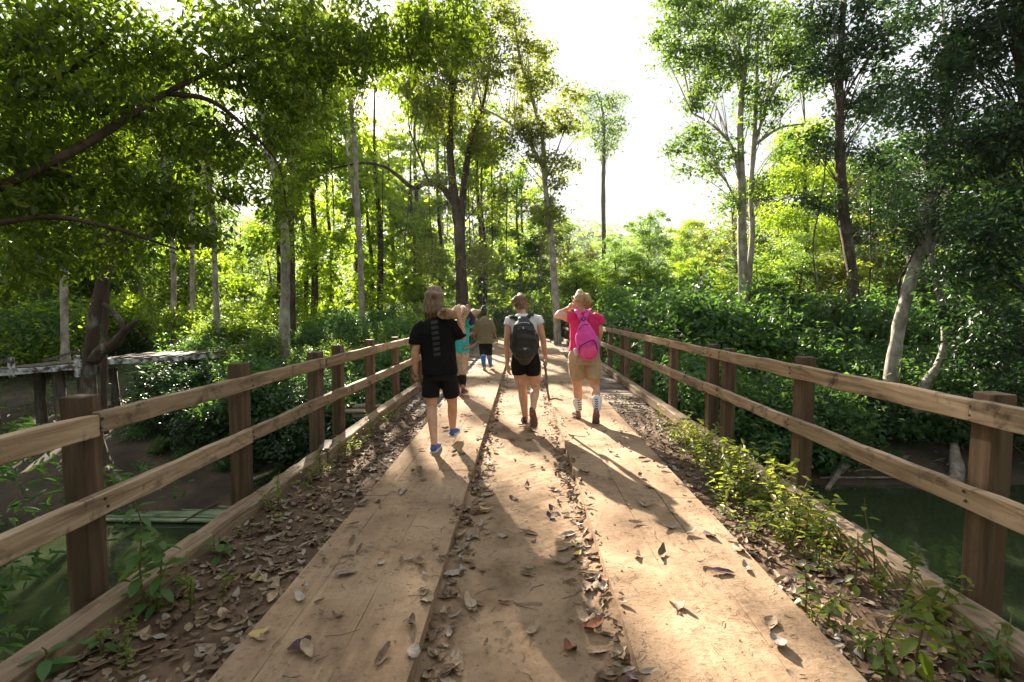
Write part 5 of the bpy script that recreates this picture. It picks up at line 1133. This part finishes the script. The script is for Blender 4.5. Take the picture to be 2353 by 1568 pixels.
v, f = remesh([loft([A(527, 595, Y0), A(527, 650, Y0)], [(.15, .12), (.165, .13)], n=16, cap='flat'), loft([A(548, 640, Y0), A(545, 720, Y0), A(545, 800, Y0)], [(.10, .11), (.098, .105), (.088, .09)], n=14, cap='flat'), loft([A(508, 640, Y0), A(506, 720, Y0 + .08), A(504, 790, Y0 + .17)], [(.09, .11), (.09, .1), (.085, .09)], n=14, cap='flat')], .012, 3); part('shorts', folds(v, .009, 9, 5, 2), f, camo, p4, smooth=True)
for hx_, hy_, kx, ky, dy in ((548, 790, 548, 915, 0), (505, 780, 500, 900, .3)):
    v, f = loft([A(hx_, hy_, Y0 + dy * .5), A((hx_ + kx) / 2, (hy_ + ky) / 2, Y0 + dy * .8 - .015), A(kx, ky, Y0 + dy)], [.064, .064, .044], n=14, cap='flat'); part('legging', v, f, black_sh, p4, smooth=True)
dark_shoe = plain('dark shoe cloth', (0.05, 0.035, 0.045), .6, .3, 200); pink_sole = plain('reddish sole', (0.45, 0.16, 0.12), .7)
v, f = loft([A(547, 915, Y0), A(549, 955, Y0)], [.046, .045], n=12, cap='flat'); part('sock', v, f, white_so, p4, smooth=True)
shoe(A(545, 978, Y0 - .1), A(580, 962, Y0 + .14), (0, -.1, 1), p4, dark_shoe, pink_sole, .048); shoe(A(500, 925, Y0 + .25), A(505, 925, Y0 + .5), (0, 0, 1), p4, dark_shoe, pink_sole, .048)
log('pale bent branch log carried by the man in turquoise', [A(540, 385, Y0 - .3), A(556, 300, Y0 - .28), A(575, 250, Y0 - .1), A(540, 228, Y0 + .2)], [.05, .075, .07, .06])
log('reddish brown log reaching towards the head of the farthest man', [A(590, 268, Y0 + .4), A(650, 262, Y0 + .9), A(700, 248, Y0 + 1.5)], [.07, .062, .03])
v, f = tube([A(545, 580, Y0 - .16), A(580, 562, Y0 - .12), A(616, 540, Y0 - .1)], [.018, .02, .022], 8, 3); t = solo('knife_handle', v, f, bark_log, 'wooden knife handle tucked in the belt of the man in turquoise', 'knife', smooth=True)

# ---- far man in olive shirt
Y0 = 12.3
p5 = thing('person', 'farthest man in olive shirt, black trousers and bright blue long socks with a dark cap', 'person', Vector((A(745, 760, Y0).x, Y0, 0.09)))
hd = A(730, 262, Y0 + .03); nk = A(732, 300, Y0)
bod = [loft([A(742, 520, Y0), A(740, 420, Y0), A(735, 330, Y0), nk], [(.13, .10), (.13, .10), (.15, .10), (.05, .05)], n=16), loft([nk, hd], [.05, .05]),
       limb(A(715, 530, Y0), A(722, 620, Y0), A(732, 735, Y0 - .05), [.08, .07, .055, .055, .045, .035]), limb(A(772, 530, Y0), A(778, 620, Y0), A(785, 715, Y0 + .3), [.08, .07, .055, .055, .045, .035]),
       limb(A(672, 330, Y0), A(650, 400, Y0), A(648, 450, Y0 + .1), [.05, .045, .04, .04, .033, .026], Vector()), limb(A(795, 330, Y0), A(815, 420, Y0), A(838, 485, Y0 + .05), [.05, .045, .04, .04, .033, .026], Vector())] + headgeo(hd, (0, 1, 0), .97)
v, f = remesh(bod, .013, 4); hv, hf = join([(v, f)] + hand(A(838, 485, Y0 + .05), (.3, .1, -1), (1, -.4, 0), -1, .5) + hand(A(648, 450, Y0 + .1), (0, .1, -1), (-1, 0, 0), 1, .6)); part('body', hv, hf, skin_d, p5, smooth=True); eyes(hd, (0, 1, 0), 1, p5)
olive = plain('olive cloth', (0.17, 0.145, 0.085), .85, .3, 90); darkcap = plain('dark cap', (0.02, 0.03, 0.03), .8)
v, f = remesh([loft([A(742, 532, Y0), A(740, 440, Y0), A(736, 360, Y0), A(733, 305, Y0)], [(.215, .14), (.20, .13), (.205, .13), (.085, .07)], n=20, cap='flat'), loft([A(690, 335, Y0), A(660, 385, Y0), A(650, 425, Y0)], [.085, .078, .068], n=12, cap='flat'), loft([A(780, 335, Y0), A(805, 390, Y0), A(818, 425, Y0)], [.085, .078, .07], n=12, cap='flat')], .013, 3); part('shirt', folds(v, .012, 8, 3, 5), f, olive, p5, smooth=True)
v, f = remesh([loft([A(742, 515, Y0), A(744, 560, Y0)], [(.155, .12), (.16, .12)], n=16, cap='flat'), loft([A(718, 540, Y0), A(722, 640, Y0)], [.102, .078], n=14, cap='flat'), loft([A(772, 540, Y0), A(777, 635, Y0 + .02)], [.102, .080], n=14, cap='flat')], .012, 3); part('trousers', v, f, black_sh, p5, smooth=True)
bluesock = plain('bright blue sock', (0.02, 0.16, 0.52), .8)
for a, b in ((A(722, 625, Y0 - .015), A(732, 738, Y0 - .05)), (A(777, 622, Y0 + .03), A(786, 718, Y0 + .29))):
    v, f = loft([a, a.lerp(b, .4) + Vector((0, -.01, 0)), b], [.066, .064, .044], n=14, cap='flat'); s_ = part('sock', v, f, bluesock, p5, smooth=True)
    v, f = loft([a.lerp(b, .06), a.lerp(b, .10)], [.0685, .0685], n=14, cap='flat'); part('sock_band', v, f, white_so, s_, smooth=True)
tan_sh = plain('tan shoe', (0.38, 0.28, 0.18), .8)
shoe(A(732, 764, Y0 - .1), A(728, 764, Y0 - .1) + Vector((0, .25, 0)), (0, 0, 1), p5, tan_sh, tan_sh, .047, h=.06); shoe(A(780, 742, Y0 + .3), A(802, 728, Y0 + .5), (0, -.2, 1), p5, tan_sh, tan_sh, .047, h=.06)
v, f = remesh([loft([hd + Vector((0, 0, .045)), hd + Vector((0, 0, .10)), hd + Vector((0, 0, .125))], [(.09, .105), (.084, .1), (.06, .07)], n=18), loft([hd + Vector((-.06, .1, .055)), hd + Vector((.06, .1, .055))], [(.05, .008), (.05, .008)], right=Vector((0, 1, 0)), n=10)], .009, 2); part('cap', v, f, darkcap, p5, smooth=True)
v, f = loft([hd + Vector((0, -.025, .05)), hd + Vector((0, -.03, -.03)), hd + Vector((0, -.03, -.06))], [(.078, .08), (.075, .072), (.06, .05)], n=14); part('hair', v, f, bpy.data.materials['black hair'], p5, smooth=True)

# ---- woman in white
def B(cx, cy, Y): return at(1120.3 + .22716 * cx, 649.2 + .22716 * cy, Y)
Y0 = 6.4
p2 = thing('person', 'woman with brown hair bun in white t-shirt and tight black shorts carrying a black backpack', 'person', Vector((B(385, 1450, Y0).x, Y0, 0.05)))
hd = B(338, 222, Y0 + .07); nk = B(352, 315, Y0 + .02)
lsh, rsh = B(222, 385, Y0), B(510, 375, Y0)
lel, lwr = B(195, 600, Y0 - .03), B(200, 830, Y0 + .02); rel, rwr = B(560, 575, Y0 - .03), B(588, 770, Y0 + .05)
lan, ran = B(383, 1375, Y0), B(462, 1275, Y0 - .22)
bod = [loft([B(382, 715, Y0), B(375, 640, Y0), B(370, 500, Y0), B(360, 400, Y0), nk], [(.165, .125), (.14, .11), (.155, .115), (.15, .09), (.05, .052)], n=18), loft([nk, nk.lerp(hd, .6)], [.05, .048], n=12),
       limb(B(315, 830, Y0), B(352, 1075, Y0 + .03), lan, [.10, .092, .060, .062, .048, .037]), limb(B(465, 830, Y0), B(482, 1070, Y0 + .02), ran, [.10, .092, .060, .064, .048, .037]),
       loft([ran, B(462, 1330, Y0 - .22)], [.032, .028]), loft([lan, lan + Vector((0, .08, -.05))], [.03, .027]),
       limb(lsh, lel, lwr, [.055, .05, .042, .041, .033, .025], Vector()), limb(rsh, rel, rwr, [.055, .052, .042, .041, .033, .025], Vector())] + headgeo(hd, (0, 1, -.45), .97, Vector((0, .35, .94)).normalized())
v, f = remesh(bod, .011, 5); hv, hf = join([(v, f)] + hand(lwr, B(215, 930, Y0 + .03) - lwr, (-1, -.5, 0), 1, .3) + hand(rwr, B(596, 850, Y0 + .05) - rwr, (1, -.4, 0), -1, .9)); part('body', hv, hf, skin, p2, smooth=True); eyes(hd, (0, 1, -.45), .97, p2)
white_t = plain('white cotton', (0.72, 0.72, 0.78), .8, .2, 120)
v, f = remesh([loft([B(382, 715, Y0), B(378, 600, Y0), B(370, 480, Y0), B(362, 400, Y0), B(355, 345, Y0 + .01), B(355, 318, Y0 + .01)], [(.172, .135), (.16, .125), (.175, .13), (.18, .115), (.13, .085), (.07, .065)], n=22, cap='flat'), loft([B(270, 380, Y0), lsh, B(204, 440, Y0 - .01)], [.08, .072, .066], n=14, cap='flat'), loft([B(460, 370, Y0), rsh, B(532, 425, Y0 - .01)], [.08, .072, .066], n=14, cap='flat')], .011, 4); shirt2 = part('shirt', folds(v, .009, 9, 5, 7), f, white_t, p2, smooth=True)
v, f = remesh([loft([B(382, 690, Y0), B(382, 740, Y0), B(385, 820, Y0)], [(.165, .13), (.185, .145), (.195, .15)], n=20, cap='flat'), loft([B(312, 800, Y0), B(322, 930, Y0 + .01)], [(.108, .12), (.100, .107)], n=16, cap='flat'), loft([B(460, 800, Y0), B(464, 938, Y0 + .01)], [(.108, .12), (.100, .107)], n=16, cap='flat')], .011, 4); part('shorts', v, f, black_sh, p2, smooth=True)
hs_ = [loft([hd + Vector((0, .03, .105)), hd + Vector((0, -.01, .06)), hd + Vector((0, -.02, .0)), hd + Vector((.0, -.02, -.05)), hd + Vector((0, -.02, -.08))], [(.05, .06), (.082, .09), (.084, .085), (.074, .07), (.045, .04)], n=18), loft([B(262, 195, Y0 - .02), B(300, 160, Y0 - .04), B(345, 143, Y0 - .02)], [.032, .043, .028], n=12)]
v, f = remesh(hs_, .008, 2); v = folds(v, .006, 50, 20, 4); st = []
for k in range(200):
    a = random.uniform(0, 6.28); e = random.uniform(-.8, 1.3); q = Vector((math.cos(a) * math.cos(e) * .082, math.sin(a) * math.cos(e) * .08 - .01, math.sin(e) * .10)); d = q.normalized().cross(Vector((random.gauss(0, 1), random.gauss(0, 1), random.gauss(0, 1)))) * .05
    st.append([hd + q, hd + q * 1.05 + d * .5, hd + q * 1.09 + d + Vector((0, 0, -.015))])
v, f = join([(v, f)] + hairgeo(st, .0022, .0008)); part('hair', v, f, hair_w, p2, smooth=True)
grey_sole = plain('dark tread sole', (0.16, 0.11, 0.10), .9, .6, 120); redm = plain('red heel tab', (0.6, 0.08, 0.05), .6)
a_ = shoe(B(378, 1437, Y0 - .04), B(392, 1437, Y0 - .04) + Vector((-.03, .24, 0)), (0, 0, 1), p2, dark_shoe, grey_sole, .046)
decal('heel_tab', [(388, 1378), (402, 1378), (404, 1415), (392, 1415)], a_, redm, p2, B, nsub=3)
b_s = shoe(B(452, 1300, Y0 - .27), B(478, 1478, Y0 - .14), (0, 1, .25), p2, dark_shoe, grey_sole, .05)
decal('heel_tab', [(428, 1310), (468, 1310), (466, 1336), (440, 1332)], b_s.children[0], redm, p2, B, nsub=3)
v, f = loft([lwr + Vector((-.002, 0, .028)), lwr + Vector((0, 0, .022))], [.029, .029], n=14, cap='flat'); part('bracelet', v, f, redm, p2, smooth=True)

# black backpack
bpk = thing('backpack', 'black backpack with padded straps on the back of the woman in white', 'backpack', B(370, 800, Y0 - .2)); pk = plain('black pack nylon', (0.012, 0.012, 0.014), .5, .5, 35, spec=.5); zipm = plain('grey zip', (0.35, 0.35, 0.37), .4); darkstrap = plain('dark webbing', (0.02, 0.02, 0.024), .7, .3, 200)
Yb = Y0 - .2
v, f = remesh([loft([B(375, 795, Yb), B(375, 760, Yb), B(372, 690, Yb - .01), B(370, 600, Yb - .015), B(368, 500, Yb - .01), B(366, 430, Yb), B(362, 385, Yb + .02)], [(.075, .06), (.12, .09), (.155, .10), (.158, .105), (.142, .10), (.118, .085), (.07, .06)], n=26, cap='round', sup=2.7),
               loft([B(365, 470, Yb - .075), B(365, 560, Yb - .09), B(368, 640, Yb - .08)], [(.085, .035), (.105, .04), (.10, .03)], n=20, sup=2.6), loft([B(372, 690, Yb - .08), B(375, 750, Yb - .08)], [(.12, .05), (.11, .045)], n=20, sup=2.6),
               loft([B(250, 540, Yb + .03), B(262, 640, Yb + .02), B(272, 700, Yb + .02)], [.03, .045, .035], n=12), loft([B(485, 540, Yb + .03), B(486, 640, Yb + .02), B(480, 700, Yb + .02)], [.03, .045, .035], n=12)], .009, 4)
pko = part('pack_body', folds(v, .009, 12, 10, 9), f, pk, bpk, smooth=True)
for q in ([(275, 425), (330, 405), (335, 412), (280, 434)], [(330, 405), (385, 402), (387, 409), (335, 412)], [(385, 402), (425, 412), (424, 419), (387, 409)]): decal('zip', q, pko, zipm, bpk, B, nsub=4)
for q in ([(362, 663), (392, 660), (393, 668), (364, 670)], [(370, 674), (398, 672), (398, 678), (372, 680)], [(354, 452), (366, 448), (368, 470), (358, 474)]): decal('logo_mark', q, pko, zipm, bpk, B, nsub=3)
for a, b, c in ((B(212, 352, Y0 + .0), B(265, 350, Y0 - .1), B(330, 395, Y0 - .15)), (B(470, 315, Y0 + .0), B(430, 330, Y0 - .1), B(385, 385, Y0 - .15))):
    v, f = loft([Vector(a) + Vector((0, .05, .0)), a, b, c], [(.028, .009)] * 4, right=Vector((.45, 0, .9)) if a.x < b.x else Vector((-.45, 0, .9)), n=10, sup=4, cap='flat'); part('strap', v, f, darkstrap, bpk, smooth=True)
for k, q in enumerate([[(498, 520), (506, 600), (498, 660)], [(478, 640), (525, 655), (528, 700)], [(455, 440), (490, 500), (500, 560)]]):
    v, f = tube([B(x, y, Yb + .02) for x, y in q], [.004] * 3, 6, 4); part('webbing', v, f, darkstrap, bpk, smooth=True)
# walking stick
v, f = tube([B(575, 815, Y0 + .0), B(588, 900, Y0), B(598, 1000, Y0 + .02), B(608, 1100, Y0 + .05), B(624, 1190, Y0 + .08)], [.016, .014, .018, .016, .02], 9, 6, .5)
w2 = tube([B(624, 1188, Y0 + .08), B(680, 1172, Y0 + .06), B(725, 1185, Y0 + .02), B(765, 1192, Y0)], [.018, .015, .013, .012], 8, 4, .5); w3 = tube([B(590, 830, Y0), B(545, 770, Y0)], [.012, .008], 7, 3, .4)
v, f = join([(v, f), w2, w3]); solo('walking_stick', v, f, dwm, 'crooked stick with a bent end in the right hand of the woman in white', 'stick', smooth=True)

# ---- woman in pink
Y0 = 6.75
p3 = thing('person', 'blond woman in pink t-shirt and beige shorts with one hand at her neck', 'person', Vector((B(1000, 1380, Y0).x, Y0, 0.09)))
hd = B(935, 185, Y0 + .04); nk = B(950, 290, Y0 + .01); fw = Vector((-.75, .65, -.05))
lsh, rsh = B(835, 350, Y0), B(1118, 375, Y0)
lel, lwr = B(688, 333, Y0 + .02), B(818, 262, Y0 + .1); rel, rwr = B(1138, 520, Y0 - .02), B(1112, 640, Y0 + .16)
lan, ran = B(922, 1292, Y0 + .05), B(1106, 1290, Y0 - .3)
bod = [loft([B(975, 710, Y0), B(975, 640, Y0), B(980, 500, Y0), B(980, 400, Y0), nk], [(.18, .135), (.16, .12), (.17, .125), (.16, .10), (.055, .055)], n=18), loft([nk, nk.lerp(hd, .6)], [.054, .05], n=12),
       limb(B(898, 830, Y0), B(908, 1050, Y0 + .05), lan, [.105, .095, .064, .066, .052, .039]), limb(B(1060, 830, Y0), B(1085, 1060, Y0 - .05), ran, [.105, .095, .064, .066, .052, .039]),
       loft([ran, B(1104, 1330, Y0 - .28)], [.034, .03]), loft([lan, lan + Vector((0, .08, -.05))], [.03, .027]),
       limb(lsh, lel, lwr, [.058, .052, .046, .045, .035, .027], Vector()), limb(rsh, rel, rwr, [.058, .052, .044, .043, .034, .026], Vector())] + headgeo(hd, fw, .98)
v, f = remesh(bod, .011, 5); hv, hf = join([(v, f)] + hand(lwr, B(872, 240, Y0 + .08) - lwr, (.2, -1, .3), 1, .85) + hand(rwr, (-.2, .3, -1), (1, -.4, 0), -1, .6)); part('body', hv, hf, skin, p3, smooth=True); eyes(hd, fw, .98, p3)
pink_t = plain('deep pink cotton', (0.62, 0.018, 0.13), .8, .2, 120)
v, f = remesh([loft([B(972, 700, Y0), B(975, 600, Y0), B(982, 490, Y0), B(982, 410, Y0), B(975, 350, Y0), B(962, 305, Y0 + .01)], [(.20, .15), (.19, .145), (.20, .145), (.205, .13), (.16, .10), (.075, .068)], n=22, cap='flat'), loft([B(890, 355, Y0), lsh, B(800, 350, Y0)], [.085, .078, .070], n=14, cap='flat'), loft([B(1060, 360, Y0), rsh, B(1140, 425, Y0 - .01)], [.085, .08, .072], n=14, cap='flat')], .011, 4); part('shirt', folds(v, .012, 9, 4, 17), f, pink_t, p3, smooth=True)
khaki = plain('beige cargo cloth', (0.40, 0.30, 0.20), .85, .3, 90)
v, f = remesh([loft([B(978, 680, Y0), B(978, 740, Y0), B(980, 820, Y0)], [(.205, .155), (.215, .16), (.22, .165)], n=20, cap='flat'), loft([B(900, 800, Y0), B(906, 900, Y0 + .02), B(912, 975, Y0 + .04)], [(.118, .13), (.112, .12), (.10, .11)], n=16, cap='flat'), loft([B(1060, 800, Y0), B(1068, 900, Y0 - .02), B(1072, 990, Y0 - .04)], [(.118, .13), (.112, .12), (.10, .11)], n=16, cap='flat')], .011, 4); v = folds(v, .009, 8, 6, 27); kh = part('shorts', v, f, khaki, p3, smooth=True)
for q in (B(842, 870, Y0), B(1130, 870, Y0)):
    v, f = loft([q + Vector((0, 0, -.07)), q + Vector((0, 0, .06))], [(.012, .06), (.014, .065)], n=12, sup=4, cap='flat'); part('cargo_pocket', v, f, khaki, p3, smooth=True)
hs_ = [loft([hd + Vector((0, 0, .11)), hd + Vector((.01, -.01, .06)), hd + Vector((.015, -.02, 0)), hd + Vector((.02, -.02, -.05))], [(.05, .06), (.086, .09), (.085, .082), (.055, .055)], n=18), loft([B(985, 125, Y0 - .05), B(1015, 135, Y0 - .09), B(1022, 185, Y0 - .11), B(1018, 235, Y0 - .1), B(1010, 268, Y0 - .08)], [.026, .034, .038, .03, .012], n=12)]
v, f = remesh(hs_, .008, 2); v = folds(v, .006, 50, 14, 6); st = []
for k in range(90):
    q0 = B(1000 + random.gauss(0, 8), 120 + random.gauss(0, 8), Y0 - .07 + random.gauss(0, .01)); e = random.gauss(0, 1)
    st.append([q0, B(1022 + e * 14, 175 + random.gauss(0, 8), Y0 - .12 + random.gauss(0, .02)), B(1015 + e * 18 + random.gauss(0, 6), 258 + random.gauss(0, 16), Y0 - .1 + random.gauss(0, .02))])
for k in range(140):
    a = random.uniform(0, 6.28); e = random.uniform(-.5, 1.3); q = Vector((math.cos(a) * math.cos(e) * .084, math.sin(a) * math.cos(e) * .082 - .01, math.sin(e) * .105)); d = q.normalized().cross(Vector((random.gauss(0, 1), random.gauss(0, 1), random.gauss(0, 1)))) * .04
    st.append([hd + q, hd + q * 1.05 + d * .5, hd + q * 1.08 + d])
v, f = join([(v, f)] + hairgeo(st, .0024, .0009)); part('hair', v, f, hair_y, p3, smooth=True)
f0 = fw.normalized(); r0 = f0.cross(Vector((0, 0, 1))).normalized(); gl = []
for k in (-1, 1):
    c = hd + f0 * .1 + r0 * k * .034 + Vector((0, 0, .006)); gl.append(tube([c + r0 * math.cos(a) * .024 + Vector((0, 0, math.sin(a) * .017)) for a in np.linspace(0, 6.283, 11)], [.002] * 11, 5, 1))
    gl.append(tube([hd + f0 * .1 + r0 * k * .058 + Vector((0, 0, .01)), hd + r0 * k * .084 + Vector((0, 0, .008))], [.0025, .002], 5, 2))
v, f = join(gl); part('glasses', v, f, darkstrap, p3, smooth=True)
navyc = plain('navy chevron', (0.02, 0.05, 0.26), .7); sockw = plain('white sock', (0.75, 0.75, 0.78), .85, .2, 200); brown_shoe = plain('brown trail shoe', (0.20, 0.13, 0.10), .8, .3, 150)
for (x0, y0, x1, y1, Ya, Yb2, cxx) in ((905, 1175, 922, 1300, Y0 + .055, Y0 + .05, 6), (1105, 1165, 1108, 1300, Y0 - .2, Y0 - .3, 0)):
    a, b = B(x0, y0, Ya), B(x1, y1, Yb2); v, f = loft([a, a.lerp(b, .35) + Vector((0, -.012, 0)), b + Vector((0, 0, .02)), b], [.069, .068, .047, .044], n=22, cap='flat')
    v2, f2 = remesh([(v, f)], .007, 1); s_ = part('sock', v2, f2, sockw, p3, smooth=True)
    for k in range(5):
        yy = y0 + 8 + k * 23; xc = x0 + (x1 - x0) * (k / 5) + 12 + cxx
        if x0 > 1000: xc = x0 + (x1 - x0) * (k / 5) - 4
        w_ = 15 if x0 < 1000 else 17; h_ = 9
        for q in ([(xc - w_, yy), (xc, yy + h_), (xc, yy + h_ + 11), (xc - w_, yy + 11)], [(xc, yy + h_), (xc + w_, yy), (xc + w_, yy + 11), (xc, yy + h_ + 11)]):
            d_ = decal('chevron', q, s_, navyc, s_, B, nsub=3)
a_ = shoe(B(922, 1372, Y0 + 0), B(905, 1372, Y0 + 0) + Vector((-.02, .25, 0)), (0, 0, 1), p3, brown_shoe, grey_sole, .05); decal('heel_tab', [(922, 1300), (934, 1300), (934, 1322), (922, 1322)], a_, redm, p3, B, nsub=3)
b_s = shoe(B(1104, 1340, Y0 - .42), B(1094, 1452, Y0 - .2), (0, .55, 1), p3, brown_shoe, grey_sole, .052); decal('heel_tab', [(1095, 1300), (1108, 1300), (1108, 1320), (1096, 1320)], b_s, redm, p3, B, nsub=3)

# pink backpack
pp = thing('backpack', 'bright pink small backpack hanging askew on the back of the woman in pink', 'backpack', B(1010, 760, Y0 - .2)); pinkp = plain('pink nylon', (0.72, 0.06, 0.40), .5, .35, 30); pinkl = plain('light pink pocket', (0.80, 0.09, 0.32), .5, .3, 30)
Yb = Y0 - .22; rt_ = Vector((1, 0, .22))
v, f = remesh([loft([B(1028, 745, Yb), B(1022, 700, Yb), B(1005, 610, Yb - .01), B(990, 520, Yb), B(982, 450, Yb + .02), B(974, 385, Yb + .05)], [(.10, .06), (.142, .085), (.148, .09), (.125, .08), (.085, .06), (.035, .035)], right=rt_, n=26, cap='round', sup=2.5)], .009, 3)
pk3 = part('pack_body', folds(v, .009, 12, 5, 19), f, pinkp, pp, smooth=True)
v, f = remesh([loft([B(1030, 735, Yb - .06), B(1025, 690, Yb - .07), B(1015, 645, Yb - .065)], [(.09, .03), (.118, .035), (.10, .03)], right=rt_, n=22, cap='round', sup=2.6)], .008, 3); pkt = part('pocket', v, f, pinkl, pp, smooth=True)
v, f = tube([B(x, y, Yb - .1) for x, y in ((935, 720), (925, 672), (950, 636), (1040, 592), (1075, 588), (1100, 630), (1108, 680))], [.006] * 7, 7, 5); part('zip', v, f, navy, pp, smooth=True)
v, f = tube([B(x, y, Yb - .075) for x, y in ((925, 480), (950, 440), (990, 425), (1018, 432))], [.006] * 4, 7, 5); part('zip', v, f, navy, pp, smooth=True)
v, f = tube([B(x, y, Yb + .0) for x, y in ((948, 375), (972, 385), (992, 365), (970, 355), (948, 375))], [.008] * 5, 7, 4); part('grab_loop', v, f, navy, pp, smooth=True)
for pts in (((895, 262, .02), (905, 290, -.09), (930, 335, -.15), (955, 385, -.17)), ((1028, 268, .02), (1012, 295, -.09), (1000, 325, -.14), (985, 380, -.17))):
    v, f = loft([B(x, y, Y0 + dy) for x, y, dy in pts], [(.03, .008)] * 4, right=Vector((1, 0, 0)), n=10, sup=4, cap='flat'); part('strap', v, f, pinkp, pp, smooth=True)
v, f = loft([B(1100, 560, Yb + .08), B(1122, 640, Yb + .08)], [.03, .035], n=12); part('side_pouch', v, f, plain('grey mesh pouch', (0.25, 0.26, 0.27), .7), pp, smooth=True)
v, f = loft([B(892, 680, Yb + .06), B(898, 725, Yb + .06)], [.028, .03], n=12); part('side_bottle', v, f, white_so, pp, smooth=True)

# ------------------------------------------------------------------ haze
hm = bpy.data.materials.new('haze'); hm.use_nodes = True; hn = hm.node_tree; hn.nodes.clear()
ho = hn.nodes.new('ShaderNodeOutputMaterial'); hp = hn.nodes.new('ShaderNodeVolumePrincipled'); hp.inputs['Color'].default_value = (0.86, 0.93, 1.0, 1); hp.inputs['Density'].default_value = 0.0003; hp.inputs['Anisotropy'].default_value = 0.3
hn.links.new(hp.outputs[0], ho.inputs['Volume'])
x0, x1, y0, y1, z0, z1 = -430, 430, -70, 430, -8, 85
v = [(x, y, z) for z in (z0, z1) for y in (y0, y1) for x in (x0, x1)]
f = [np.array([(0, 2, 3, 1), (4, 5, 7, 6), (0, 1, 5, 4), (2, 6, 7, 3), (0, 4, 6, 2), (1, 3, 7, 5)])]
hz_ = solo('haze', v, f, hm, kind='stuff', label='thin pale air between the trees', cat='haze')
